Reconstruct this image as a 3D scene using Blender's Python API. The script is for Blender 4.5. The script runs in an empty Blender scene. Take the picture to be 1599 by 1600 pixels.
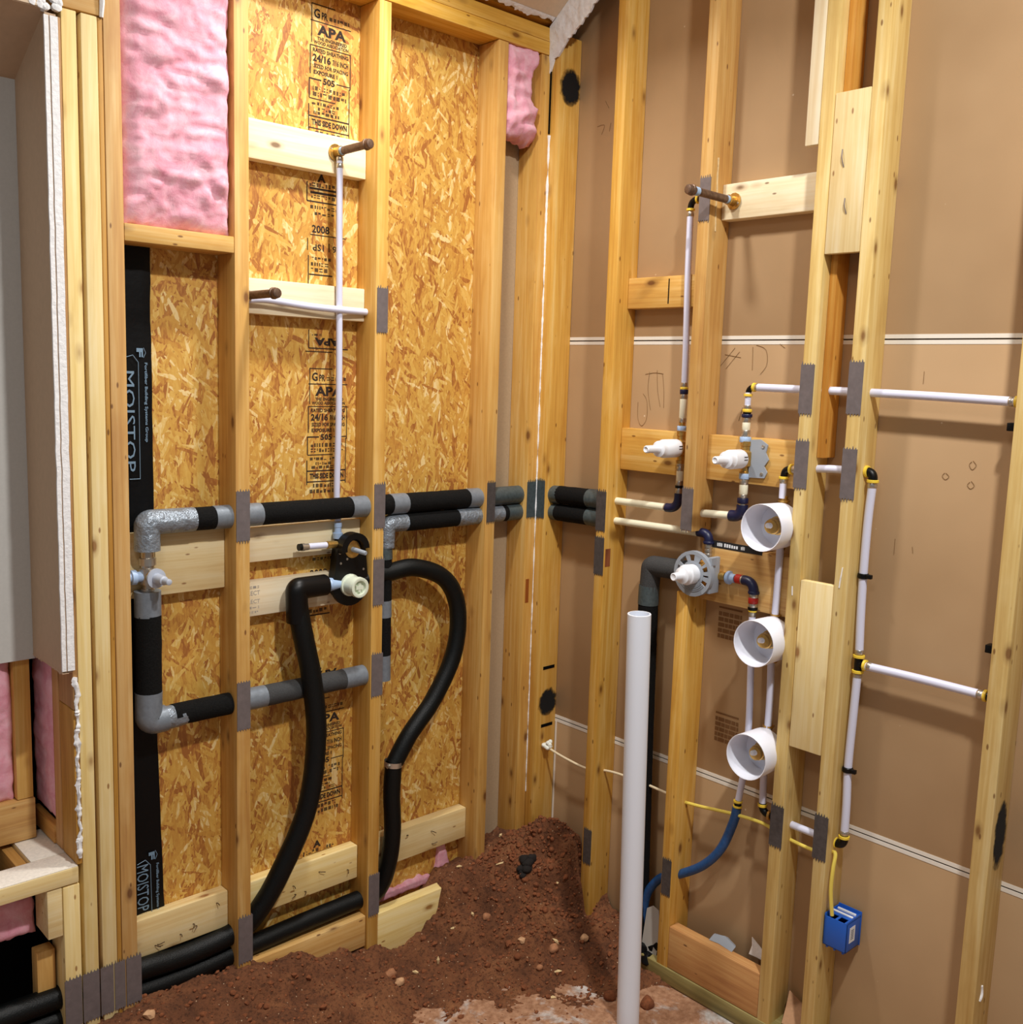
import bpy, bmesh, math, random
from mathutils import Vector, Matrix, noise
random.seed(7)
SC = bpy.context.scene
COL = SC.collection
IN = 0.0254
ZOFF = 24.5            # all coordinates below are inches; z=0 is the lower drywall joint, slab top is z=-24.5

def W(p):
    return Vector((p[0] * IN, p[1] * IN, (p[2] + ZOFF) * IN))

# ------------------------------------------------------------------ camera
cam_d = bpy.data.cameras.new('camera')
cam = bpy.data.objects.new('camera', cam_d)
COL.objects.link(cam)
R_ = Vector((0.73334463, -0.67908763, 0.03233653))
U_ = Vector((0.06710311, 0.11963197, 0.99054801))
D_ = Vector((0.67653738, 0.72424318, -0.13330035))
m = Matrix((R_, U_, -D_)).transposed().to_4x4()
m.translation = W((-86.459, -88.165, 43.373))
cam.matrix_world = m
cam_d.sensor_fit = 'HORIZONTAL'
cam_d.sensor_width = 36
cam_d.lens = 36 * 1565.4 / 1599
cam_d.clip_start = 0.02
SC.camera = cam

# ------------------------------------------------------------------ light
world = bpy.data.worlds.new('world')
SC.world = world
world.use_nodes = True
bg = world.node_tree.nodes['Background']
bg.inputs[0].default_value = (0.97, 0.98, 1.0, 1)
bg.inputs[1].default_value = 0.15

def lamp(name, p, power, size, spread=180, col=(1, 0.97, 0.93)):
    l = bpy.data.lights.new(name, 'AREA')
    l.shape = 'DISK'
    l.size = size * IN
    l.energy = power
    l.color = col
    l.spread = math.radians(spread)
    o = bpy.data.objects.new(name, l)
    COL.objects.link(o)
    o.location = W(p)
    return o
lamp('ceiling_downlight', (-29, -17, 93), 12.5, 5, 135)
lamp('ceiling_downlight', (-40, -82, 111), 68, 6)
lamp('room_fill_light', (-95, -75, 100), 15, 24)  # added fill lamp, unseen near the camera; brightens the scene from the front

vs = SC.view_settings
vs.view_transform = 'Standard'
vs.look = 'None'
vs.gamma = 1
vs.use_curve_mapping = False
vs.exposure = 0.06

# ------------------------------------------------------------------ materials
def lin(c):
    if isinstance(c, str):
        c = [int(c[i:i + 2], 16) / 255 for i in (0, 2, 4)]
    return tuple(((v / 12.92) if v <= .04045 else ((v + .055) / 1.055) ** 2.4) for v in c) + (1,)

class NT:
    def __init__(s, name):
        s.m = bpy.data.materials.new(name)
        s.m.use_nodes = True
        s.t = s.m.node_tree
        s.b = s.t.nodes['Principled BSDF']
        s.out = s.t.nodes['Material Output']
    def n(s, kind, **kw):
        nd = s.t.nodes.new(kind)
        ins = kw.pop('ins', {})
        for k, v in kw.items():
            setattr(nd, k, v)
        for k, v in ins.items():
            s.set(nd.inputs[k], v)
        return nd
    def set(s, sock, v):
        if isinstance(v, bpy.types.NodeSocket):
            s.t.links.new(v, sock)
        else:
            sock.default_value = v
    def math(s, op, a, b=0.0, c=0.0, clamp=False):
        nd = s.n('ShaderNodeMath', operation=op, use_clamp=clamp)
        for i, v in enumerate((a, b, c)):
            s.set(nd.inputs[i], v)
        return nd.outputs[0]
    def mix(s, f, a, b, blend='MIX'):
        nd = s.n('ShaderNodeMix', data_type='RGBA', blend_type=blend)
        s.set(nd.inputs[0], f)
        s.set(nd.inputs[6], a)
        s.set(nd.inputs[7], b)
        return nd.outputs[2]
    def ramp(s, f, stops, interp='LINEAR'):
        nd = s.n('ShaderNodeValToRGB')
        cr = nd.color_ramp
        cr.interpolation = interp
        while len(cr.elements) < len(stops):
            cr.elements.new(.5)
        for e, (p, c) in zip(cr.elements, stops):
            e.position = p
            e.color = lin(c) if not (isinstance(c, tuple) and len(c) == 4) else c
        s.set(nd.inputs[0], f)
        return nd.outputs[0]
    def coords(s, scale=(1, 1, 1), rnd=True, rot=(0, 0, 0)):
        tc = s.n('ShaderNodeTexCoord')
        v = tc.outputs['Object']
        mp = s.n('ShaderNodeMapping', ins={'Vector': v, 'Rotation': rot, 'Scale': tuple(k / IN for k in scale)})
        v = mp.outputs[0]
        if rnd:
            oi = s.n('ShaderNodeObjectInfo')
            r = s.math('MULTIPLY', oi.outputs['Random'], 97.0)
            add = s.n('ShaderNodeVectorMath', operation='ADD', ins={0: v, 1: r})
            v = add.outputs[0]
        return v
    def noise(s, v, scale=1.0, detail=3.0, rough=.55, dist=0.0):
        nd = s.n('ShaderNodeTexNoise', ins={'Vector': v, 'Scale': scale, 'Detail': detail, 'Roughness': rough, 'Distortion': dist})
        return nd.outputs['Fac']
    def bump(s, h, strength=.3, dist=.05):
        nd = s.n('ShaderNodeBump', ins={'Height': h, 'Strength': strength, 'Distance': dist * IN})
        s.t.links.new(nd.outputs[0], s.b.inputs['Normal'])
    def done(s, col=None, rough=.5, metal=0.0, **kw):
        if col is not None:
            s.set(s.b.inputs['Base Color'], col)
        s.set(s.b.inputs['Roughness'], rough)
        s.set(s.b.inputs['Metallic'], metal)
        for k, v in kw.items():
            s.set(s.b.inputs[k], v)
        return s.m

def plain(name, c, rough=.5, metal=0.0, var=.0, bumps=0.0, bscale=4.0, **kw):
    t = NT(name)
    col = lin(c)
    if var or bumps:
        v = t.coords()
        f = t.noise(v, bscale, 4, .6)
        if var:
            d = tuple(x * (1 - var) for x in col[:3]) + (1,)
            l = tuple(min(1, x * (1 + var)) for x in col[:3]) + (1,)
            col = t.ramp(f, [(.3, d), (.7, l)])
        if bumps:
            t.bump(f, bumps, .08 if bscale > 1.15 else .35)
    return t.done(col, rough, metal, **kw)

WOODS = {}
WCOL = {  # light, mid, dark grain, knot
    'gold': ('e5c07b', 'd6a555', 'b67d3a', '6a3812'),
    'straw': ('ead59c', 'dcbd78', 'bf9650', '74461c'),
    'pale': ('f1e0b4', 'e9d197', 'd8b674', '8a5526'),
    'white': ('f5ead0', 'efdfbb', 'e0c596', '6a4322'),
    'pine': ('dfb26b', 'cf9650', 'a96a31', '5e3112'),
    'treated': ('b3a668', '97894d', '726838', '4a401f'),
    'osbedge': ('c79a5c', 'b98a4d', '8d6132', '5e3b18'),
    'rust': ('a8602d', '8f4c20', '703817', '4a220c'),
}
def wood(kind, axis):
    key = (kind, axis)
    if key in WOODS:
        return WOODS[key]
    a, b, c, k = WCOL[kind]
    t = NT('wood_%s_%s' % (kind, axis))
    def sc(al, ac):
        return tuple(al if ax == axis else ac for ax in 'xyz')
    big = t.noise(t.coords(sc(.05, .7)), 1, 3, .55, 1.2)
    fine = t.noise(t.coords(sc(.14, 5.0)), 1, 3, .65)
    mid = t.noise(t.coords(sc(.045, 2.2)), 1, 2, .5, .8)
    f = t.math('ADD', t.math('MULTIPLY', big, .55), t.math('MULTIPLY', mid, .38))
    f = t.math('ADD', f, t.math('MULTIPLY', t.math('SUBTRACT', fine, .5), .28))
    col = t.ramp(f, [(.26, a), (.47, b), (.72, c)])
    blot = t.noise(t.coords(sc(.09, .2)), 1, 4, .65)
    col = t.mix(t.math('MULTIPLY', t.math('SUBTRACT', blot, .55, clamp=True), 2.2, clamp=True), col, lin(c))
    col = t.mix(t.math('MULTIPLY', t.math('SUBTRACT', .42, blot, clamp=True), 2.4, clamp=True), col, lin(a))
    vor = t.n('ShaderNodeTexVoronoi', ins={'Vector': t.coords(sc(.16, .34)), 'Scale': 1.0}).outputs['Distance']
    kn = t.ramp(vor, [(.06, (1, 1, 1, 1)), (.11, (.35, .35, .35, 1)), (.19, (0, 0, 0, 1))])
    col = t.mix(t.math('MULTIPLY', kn, .85), col, lin(k))
    pit = t.n('ShaderNodeTexVoronoi', ins={'Vector': t.coords(sc(.3, .8)), 'Scale': 1.0}).outputs['Distance']
    col = t.mix(t.ramp(pit, [(.06, (.8, .8, .8, 1)), (.10, (0, 0, 0, 1))]), col, lin(k))
    oi = t.n('ShaderNodeObjectInfo')
    hsv = t.n('ShaderNodeHueSaturation', ins={'Color': col, 'Hue': t.math('MULTIPLY_ADD', oi.outputs['Random'], .006, .498),
              'Saturation': t.math('MULTIPLY_ADD', oi.outputs['Random'], .16, 0.94), 'Value': t.math('MULTIPLY_ADD', oi.outputs['Random'], .16, .9)})
    t.bump(fine, .25, .03)
    WOODS[key] = t.done(hsv.outputs[0], .62)
    return WOODS[key]

def osb_material():
    t = NT('osb_strands')
    h = None
    c = None
    specs = [(6, .26, 1.5, 0), (-16, .36, 2.1, 1), (30, .34, 1.9, 2), (72, .40, 2.3, 3), (-45, .33, 1.9, 4), (-8, .5, 2.9, 5), (50, .6, 3.2, 6), (15, .65, 3.4, 7), (-28, .6, 3.2, 8)]
    for ang, along, across, i in specs:
        tc = t.n('ShaderNodeTexCoord')
        mp = t.n('ShaderNodeMapping', ins={'Vector': tc.outputs['Object'], 'Rotation': (0, math.radians(ang), 0), 'Location': (i * 3.7, 0, i * 1.3)})
        mp2 = t.n('ShaderNodeMapping', ins={'Vector': mp.outputs[0], 'Scale': (across / IN, 0.0, along / IN)})
        wob = t.n('ShaderNodeTexNoise', ins={'Vector': mp2.outputs[0], 'Scale': 1.2, 'Detail': 1.0})
        wv = t.n('ShaderNodeVectorMath', operation='SCALE', ins={0: wob.outputs['Color'], 'Scale': .35})
        av = t.n('ShaderNodeVectorMath', operation='ADD', ins={0: mp2.outputs[0], 1: wv.outputs[0]})
        vo = t.n('ShaderNodeTexVoronoi', ins={'Vector': av.outputs[0], 'Scale': 1.0, 'Randomness': 1.0})
        sep = t.n('ShaderNodeSeparateColor', ins={0: vo.outputs['Color']})
        edge = t.math('MULTIPLY', vo.outputs['Distance'], .35)
        hh = t.math('SUBTRACT', sep.outputs[0], edge)
        cc = t.math('SUBTRACT', sep.outputs[1], t.math('MULTIPLY', t.math('SUBTRACT', vo.outputs['Distance'], .55, clamp=True), .8))
        if h is None:
            h, c = hh, cc
        else:
            g = t.math('GREATER_THAN', hh, h)
            mixn = t.n('ShaderNodeMix', data_type='FLOAT')
            t.set(mixn.inputs[0], g)
            t.set(mixn.inputs[2], c)
            t.set(mixn.inputs[3], cc)
            c = mixn.outputs[0]
            h = t.math('MAXIMUM', h, hh)
    fine = t.noise(t.coords((4.5, 1, 1.2), rnd=False), 1, 3, .65)
    blot = t.noise(t.coords((.16, 1, .1), rnd=False), 1, 3, .6)
    c2 = t.math('ADD', c, t.math('MULTIPLY', t.math('SUBTRACT', fine, .5), .75))
    c2 = t.math('ADD', c2, t.math('MULTIPLY', t.math('SUBTRACT', blot, .5), .5))
    col = t.ramp(c2, [(.0, 'a0632b'), (.1, 'b57a36'), (.22, 'c6913f'), (.5, 'd1a24a'), (.8, 'd9b05a'), (.93, 'dfbb6e'), (1.0, 'e9cd90')])
    dk = t.noise(t.coords((1.6, 1, .8), rnd=False), 1, 2, .6)
    col = t.mix(t.math('MULTIPLY', t.math('SUBTRACT', dk, .69, clamp=True), 4.0, clamp=True), col, lin('96511f'))
    spk = t.noise(t.coords((3.2, 1, 2.0), rnd=False), 1, 2, .5)
    col = t.mix(t.math('MULTIPLY', t.math('SUBTRACT', spk, .68, clamp=True), 7.0, clamp=True), col, lin('7c4318'))
    t.bump(t.math('ADD', h, t.math('MULTIPLY', fine, .3)), .35, .06)
    return t.done(col, .55)

M = {}
M['osb'] = osb_material()

def drywall_back():
    t = NT('drywall_brown_paper')
    v = t.coords((.05, .05, .05), rnd=False)
    a = t.noise(v, 1, 3, .6)
    fib = t.noise(t.coords((6, 6, 6), rnd=False), 1, 2, .5)
    col = t.ramp(a, [(.3, 'aa8a64'), (.7, 'ba9a73')])
    sp = t.n('ShaderNodeTexVoronoi', ins={'Vector': t.coords((.3, .3, .3), rnd=False), 'Scale': 1.0}).outputs['Distance']
    col = t.mix(t.ramp(sp, [(.025, (.6, .6, .6, 1)), (.04, (0, 0, 0, 1))]), col, lin('e9dcc4'))
    t.bump(fib, .12, .02)
    return t.done(col, .75)
M['paper'] = drywall_back()
M['tape_white'] = plain('joint_paper_white', 'e6e0d4', .7)
M['drywall_painted'] = plain('drywall_painted_tan', 'c2a486', .7, var=.04, bumps=.08, bscale=1.5)
M['drywall_grey'] = plain('drywall_painted_grey', 'c6c6c2', .7, var=.03)
M['ceiling_paint'] = plain('ceiling_paint_beige', 'd9c3a6', .75, var=.04, bumps=.1, bscale=2)
M['gypsum'] = plain('gypsum_white', 'f0f1f3', .85, var=.08, bumps=1.0, bscale=2.2)
M['steel'] = plain('nail_plate_steel', '7a7273', .5, .35, var=.12, bscale=1.5)
M['steel_dark'] = plain('nail_plate_dark', '565150', .5, .3, var=.2, bscale=2)
M['foam'] = plain('foam_sleeve_black', '0e0e0e', .9, var=.6, bumps=.9, bscale=7, **{'Specular IOR Level': .2})
M['foam_grey'] = plain('foam_sleeve_grey', '3a3b3c', .8, var=.3, bumps=.7, bscale=9)
M['hose'] = plain('hose_foam_black', '040809', .45, bumps=.5, bscale=8, **{'Specular IOR Level': .3})
M['tape'] = plain('duct_tape_silver', '7c858f', .42, .25, var=.12, bumps=.35, bscale=2.0)
M['tape_crinkle'] = plain('foil_tape_crinkled', '87919c', .33, .35, var=.12, bumps=1.0, bscale=1.1)
M['tape_dark'] = plain('duct_tape_dark', '4f5b5e', .45, .3, var=.2, bumps=.4, bscale=3)
M['pex'] = plain('pex_tube_white', 'd9dcf2', .35)
M['pex_cream'] = plain('pex_tube_cream', 'ece9cf', .35)
M['brass'] = plain('brass', 'c9a25a', .35, .85, var=.15)
M['chrome'] = plain('crimp_ring_steel', 'c4bdb2', .3, .85)
M['bronze'] = plain('nipple_oxidised_brown', '705a4b', .45, .6, var=.35, bscale=3)
M['thread_tape'] = plain('thread_tape_blue', '9db9d8', .55)
M['white_plastic'] = plain('white_plastic', 'edf1f8', .3)
M['cup_plastic'] = plain('white_cup_plastic', 'edf0fc', .38)
M['pvc'] = plain('pvc_white', 'ebf2fe', .25)
M['pvc_in'] = plain('pvc_inside', 'cfd4de', .4)
M['greenish'] = plain('cartridge_offwhite', 'dfe8d4', .35)
M['black_plastic'] = plain('black_plastic', '060607', .4, **{'Specular IOR Level': .3})
M['navy'] = plain('navy_plastic', '151b3f', .4)
M['yellow'] = plain('yellow_ring', 'f0cf45', .4)
M['red'] = plain('red_band', 'b3231c', .4)
M['lightblue'] = plain('pale_blue_plastic', 'a9c3e6', .4)
M['disc_grey'] = plain('grey_plastic', '9aa2ac', .45)
M['valve_handle_grey'] = plain('smoky_white_plastic', 'b4bccb', .4)
M['blue_hose'] = plain('blue_hose', '1f4f86', .45, var=.2, bscale=3)
M['blue_box'] = plain('blue_box_plastic', '1c5bbd', .42)
M['yellow_cable'] = plain('yellow_cable', 'e9d35f', .45)
M['white_cable'] = plain('cream_cable', 'e7d7b4', .5)
M['black'] = plain('black_matt', '050505', .8, **{'Specular IOR Level': .1})
M['ink'] = plain('stamp_ink', '2a1a10', .8)
M['ink_blue'] = plain('print_blue_grey', '6f8ba3', .6)
M['membrane'] = plain('black_membrane', '040507', .5, bumps=.15, bscale=.8, **{'Specular IOR Level': .2})
M['pencil'] = plain('pencil_line', '86663f', .9)
M['cardboard'] = plain('cardboard', 'b48a66', .85, var=.08)
M['paper_scrap'] = plain('paper_scrap', 'cfc4bb', .8, var=.1)
M['foil'] = plain('plastic_film', 'a9a49c', .35)
M['sticker'] = plain('sticker_white', 'e8edf2', .5)
M['sticker_grey'] = plain('sticker_grey', '7a8290', .5)
M['glue'] = plain('white_putty', 'eef0e6', .6, bumps=.6)
M['nail'] = plain('nail_dark', '4a3624', .5, .4)
M['clear_white'] = plain('chalk_white', 'efe9dc', .8, var=.1)
M['dark_label'] = plain('dark_label', '1d1d1f', .6)

def insulation_mat():
    t = NT('pink_fibreglass')
    v = t.coords((1, 1, 1))
    a = t.noise(v, .5, 5, .65, .8)
    f = t.noise(v, 6, 3, .7)
    col = t.ramp(a, [(.28, 'd98ca0'), (.5, 'e6a9b9'), (.72, 'eec2cd')])
    t.bump(t.math('ADD', a, t.math('MULTIPLY', f, .4)), .4, .15)
    t.b.inputs['Subsurface Weight'].default_value = .25
    t.b.inputs['Subsurface Radius'].default_value = (.012, .006, .006)
    return t.done(col, .95)
M['pink'] = insulation_mat()

def soil_mat():
    t = NT('red_brown_soil')
    v = t.coords((1, 1, 1), rnd=False)
    a = t.noise(v, .22, 5, .62)
    g = t.noise(v, 2.4, 5, .7)
    col = t.ramp(a, [(.25, '57341f'), (.5, '7a4a2c'), (.75, '9c6740')])
    col = t.mix(t.ramp(g, [(.38, (.75, .75, .75, 1)), (.5, (0, 0, 0, 1))]), col, lin('43230f'))
    sp = t.n('ShaderNodeTexVoronoi', ins={'Vector': v, 'Scale': 1.3}).outputs['Distance']
    col = t.mix(t.ramp(sp, [(.07, (.8, .8, .8, 1)), (.11, (0, 0, 0, 1))]), col, lin('d9b893'))
    t.bump(g, 1.0, .35)
    return t.done(col, .95)
M['soil'] = soil_mat()
M['clod'] = plain('soil_clod', '7d4829', .95, var=.3, bumps=1.0, bscale=3)
M['stone'] = plain('reddish_stone', 'a5714e', .85, var=.25, bumps=.6, bscale=2)
M['stone_pale'] = plain('pale_stone', 'c79c74', .85, var=.2, bumps=.6, bscale=2)
M['chip'] = plain('wood_chip_pale', 'e3c793', .8, var=.15)
M['burnt'] = plain('burnt_lump', '191310', .9, bumps=1, bscale=3)

def slab_mat():
    t = NT('dusty_concrete')
    v = t.coords((1, 1, 1), rnd=False)
    a = t.noise(v, .16, 6, .68, .4)
    g = t.noise(v, 1.2, 4, .65)
    conc = t.ramp(g, [(.3, 'a9a199'), (.7, 'dad8d6')])
    dirt = t.ramp(g, [(.3, '84593c'), (.7, 'bb9070')])
    col = t.mix(t.ramp(a, [(.50, (1, 1, 1, 1)), (.62, (0, 0, 0, 1))]), conc, dirt)
    t.bump(g, .5, .2)
    return t.done(col, .85)
M['slab'] = slab_mat()

def scorch_mat():
    t = NT('scorch_black')
    tc = t.n('ShaderNodeTexCoord')
    ns = t.n('ShaderNodeTexNoise', ins={'Vector': tc.outputs['Object'], 'Scale': 50, 'Detail': 3})
    ln = t.n('ShaderNodeVectorMath', operation='LENGTH')
    mp = t.n('ShaderNodeVectorMath', operation='SCALE', ins={0: tc.outputs['Generated'], 'Scale': 1.0})
    sb = t.n('ShaderNodeVectorMath', operation='SUBTRACT', ins={0: tc.outputs['Generated'], 1: (.5, .5, .5)})
    sep = t.n('ShaderNodeSeparateXYZ', ins={0: sb.outputs[0]})
    # flat in one of the axes: only use y or x whichever spans, plus z
    t.t.links.new(sb.outputs[0], ln.inputs[0])
    d = t.math('ADD', ln.outputs['Value'], t.math('MULTIPLY', t.math('SUBTRACT', ns.outputs['Fac'], .5), .35))
    al = t.ramp(d, [(.36, (1, 1, 1, 1)), (.5, (0, 0, 0, 1))])
    t.b.inputs['Alpha'].default_value = 1
    t.t.links.new(al, t.b.inputs['Alpha'])
    return t.done(lin('050302'), .95)
M['scorch'] = scorch_mat()

# ------------------------------------------------------------------ mesh helpers (inches)
ORG = {}
class B:
    def __init__(s):
        s.v = []
        s.f = []
    def add(s, vs, fs):
        o = len(s.v)
        s.v += [Vector(p) for p in vs]
        s.f += [tuple(i + o for i in f) for f in fs]
        return s
    def box(s, lo, hi, bev=0.0):
        lo = Vector(lo)
        hi = Vector(hi)
        if bev <= 0:
            x0, y0, z0 = lo
            x1, y1, z1 = hi
            return s.add([(x0, y0, z0), (x1, y0, z0), (x1, y1, z0), (x0, y1, z0), (x0, y0, z1), (x1, y0, z1), (x1, y1, z1), (x0, y1, z1)],
                         [(0, 3, 2, 1), (4, 5, 6, 7), (0, 1, 5, 4), (1, 2, 6, 5), (2, 3, 7, 6), (3, 0, 4, 7)])
        bm = bmesh.new()
        bmesh.ops.create_cube(bm, size=1)
        c = (lo + hi) / 2
        d = hi - lo
        for v in bm.verts:
            v.co = Vector((v.co.x * d.x, v.co.y * d.y, v.co.z * d.z)) + c
        bmesh.ops.bevel(bm, geom=bm.edges[:], offset=min(bev, min(d) * .4), segments=2, affect='EDGES', profile=.5)
        bm.verts.index_update()
        s.add([v.co.copy() for v in bm.verts], [tuple(v.index for v in f.verts) for f in bm.faces])
        bm.free()
        return s
    def tube(s, path, r, n=14, cap=True, wob=0.0, hollow=0.0):
        path = [Vector(p) for p in path]
        k = len(path)
        rs = r if isinstance(r, (list, tuple)) else [r] * k
        t0 = (path[1] - path[0]).normalized()
        ref = Vector((0, 0, 1)) if abs(t0.z) < .9 else Vector((1, 0, 0))
        u = t0.cross(ref).normalized()
        vs = []
        for i, p in enumerate(path):
            t = (path[min(i + 1, k - 1)] - path[max(i - 1, 0)]).normalized()
            u = (u - t * u.dot(t)).normalized()
            w = t.cross(u)
            for j in range(n):
                a = 2 * math.pi * j / n
                rr = rs[i]
                if wob:
                    rr *= 1 + wob * noise.noise(Vector((p.x * .9 + math.cos(a) * 1.5, p.y * .9 + math.sin(a) * 1.5, p.z * .9 + j * .31)))
                vs.append(p + (u * math.cos(a) + w * math.sin(a)) * rr)
        fs = []
        for i in range(k - 1):
            for j in range(n):
                a, b = i * n + j, i * n + (j + 1) % n
                fs.append((a, b, b + n, a + n))
        if cap:
            fs.append(tuple(range(n - 1, -1, -1)))
            fs.append(tuple((k - 1) * n + j for j in range(n)))
        return s.add(vs, fs)
    def lathe(s, org, d, prof, n=20):
        """prof: list of (distance along d, radius)"""
        org = Vector(org)
        d = Vector(d).normalized()
        ref = Vector((0, 0, 1)) if abs(d.z) < .9 else Vector((1, 0, 0))
        u = d.cross(ref).normalized()
        w = d.cross(u)
        vs = []
        for a, r in prof:
            for j in range(n):
                t = 2 * math.pi * j / n
                vs.append(org + d * a + (u * math.cos(t) + w * math.sin(t)) * max(r, 1e-4))
        fs = []
        for i in range(len(prof) - 1):
            for j in range(n):
                a, b = i * n + j, i * n + (j + 1) % n
                fs.append((a, a + n, b + n, b))
        if prof[0][1] > 1e-3:
            fs.append(tuple(range(n)))
        if prof[-1][1] > 1e-3:
            fs.append(tuple((len(prof) - 1) * n + j for j in range(n - 1, -1, -1)))
        return s.add(vs, fs)
    def prism(s, poly, mapf, d0, d1):
        """poly: 2D outline; mapf(a,b,d) -> point; extruded from depth d0 to d1"""
        n = len(poly)
        vs = [mapf(a, b, d0) for a, b in poly] + [mapf(a, b, d1) for a, b in poly]
        fs = [tuple(range(n)), tuple(range(2 * n - 1, n - 1, -1))]
        for i in range(n):
            j = (i + 1) % n
            fs.append((i, i + n, j + n, j))
        return s.add(vs, fs)

def smooth(path, n=6):
    P = [Vector(p) for p in path]
    out = []
    for i in range(len(P) - 1):
        p0 = P[max(i - 1, 0)]
        p1 = P[i]
        p2 = P[i + 1]
        p3 = P[min(i + 2, len(P) - 1)]
        for k in range(n):
            t = k / n
            out.append(.5 * ((2 * p1) + (p2 - p0) * t + (2 * p0 - 5 * p1 + 4 * p2 - p3) * t * t + (3 * p1 - p0 - 3 * p2 + p3) * t ** 3))
    out.append(P[-1])
    return out

def put(o, parent, org):
    COL.objects.link(o)
    ORG[o.name] = org
    if parent is not None:
        o.parent = parent
        o.location = org - ORG[parent.name]
    else:
        o.location = org
    return o

def obj(name, b, mat, parent=None, sm=True, ang=38, fix=True):
    vs = [W(p) for p in b.v]
    lo = Vector([min(v[i] for v in vs) for i in range(3)])
    hi = Vector([max(v[i] for v in vs) for i in range(3)])
    org = Vector(((lo.x + hi.x) / 2, (lo.y + hi.y) / 2, lo.z))
    me = bpy.data.meshes.new(name)
    me.from_pydata([v - org for v in vs], [], b.f)
    if fix:
        bm = bmesh.new()
        bm.from_mesh(me)
        bmesh.ops.recalc_face_normals(bm, faces=bm.faces)
        bm.to_mesh(me)
        bm.free()
    me.materials.append(M[mat] if isinstance(mat, str) else mat)
    if sm:
        me.polygons.foreach_set('use_smooth', [True] * len(me.polygons))
        me.set_sharp_from_angle(angle=math.radians(ang))
    me.update()
    return put(bpy.data.objects.new(name, me), parent, org)

def tag(o, label, cat=None, group=None, kind=None):
    if label:
        o['label'] = label
    if cat:
        o['category'] = cat
    if group:
        o['group'] = group
    if kind:
        o['kind'] = kind
    return o

def empty(name, p, label, cat, group=None):
    o = bpy.data.objects.new(name, None)
    o.empty_display_size = .02
    put(o, None, W(p))
    return tag(o, label, cat, group)

def PL(u, z, d):
    return (u, d, z)
def PR(u, z, d):
    return (d, u, z)

# ------------------------------------------------------------------ text
def text_polys(s, bold=.012):
    cu = bpy.data.curves.new('txt', 'FONT')
    cu.body = s
    cu.offset = bold
    cu.resolution_u = 2
    ob = bpy.data.objects.new('txt', cu)
    COL.objects.link(ob)
    bpy.context.view_layer.update()
    dg = bpy.context.evaluated_depsgraph_get()
    me = bpy.data.meshes.new_from_object(ob.evaluated_get(dg))
    vs = [(v.co.x, v.co.y) for v in me.vertices]
    fs = [tuple(p.vertices) for p in me.polygons]
    bpy.data.objects.remove(ob)
    bpy.data.curves.remove(cu)
    bpy.data.meshes.remove(me)
    return vs, fs

def put_text(b, s, mapf, u0, u1, z0, z1, d, rot=0, bold=.02):
    """fit text s in the rectangle (u0..u1, z0..z1); rot 180 turns it upside down, -90 reads downwards"""
    vs, fs = text_polys(s, bold)
    if not vs:
        return
    x0 = min(v[0] for v in vs); x1 = max(v[0] for v in vs)
    y0 = min(v[1] for v in vs); y1 = max(v[1] for v in vs)
    out = []
    for x, y in vs:
        a = (x - x0) / (x1 - x0)
        c = (y - y0) / (y1 - y0)
        if rot == 180:
            a, c = 1 - a, 1 - c
        elif rot == -90:
            a, c = c, 1 - a
        out.append(mapf(u0 + (u1 - u0) * a, z0 + (z1 - z0) * c, d))
    b.add(out, fs)

def rect(b, mapf, u0, u1, z0, z1, d):
    b.add([mapf(u0, z0, d), mapf(u1, z0, d), mapf(u1, z1, d), mapf(u0, z1, d)], [(0, 1, 2, 3)])

# ================================================================== SETTING
WL = obj('wall_left', B().box((-53.5, 3.5, -26), (-3.95, 3.95, 110)), 'osb', sm=False)
tag(WL, 'golden oriented strand board sheathing behind the studs with black grade stamps', None, None, 'structure')
g = obj('sheathing_strip', B().box((-3.94, 3.45, -26), (3.6, 3.95, 110)), plain('grey_tan_board', 'b09a7c', .7, var=.06), WL, sm=False)
g['label'] = 'grey-tan board strip beside the corner studs'

WR = obj('wall_right', B().box((4.05, -76, -26), (4.4, 4.0, 150)), 'paper', sm=False)
tag(WR, 'brown paper back of drywall sheets behind the right-hand studs', None, None, 'structure')
for z0, z1 in ((-26, -.12), (.12, 47.85), (48.1, 150)):
    obj('drywall_sheet', B().box((3.5, -76, z0), (4.04, 3.44, z1), .05), 'paper', WR)
for zc in (0, 48):
    for dz in (-.26, .26):
        obj('white_edge_tape', B().box((3.47, -76, zc + dz - .19), (3.56, 3.43, zc + dz + .19)), 'tape_white', WR, sm=False)
obj('white_edge_tape', B().box((3.44, -1.75, -24), (3.56, -1.5, -.4)), 'tape_white', WR, sm=False)

tag(obj('floor', B().box((-150, -150, -27), (3.5, 3.4, -24.5)), 'slab', sm=False),
    'dusty concrete slab with white plaster and brown dirt', None, None, 'structure')

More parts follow.
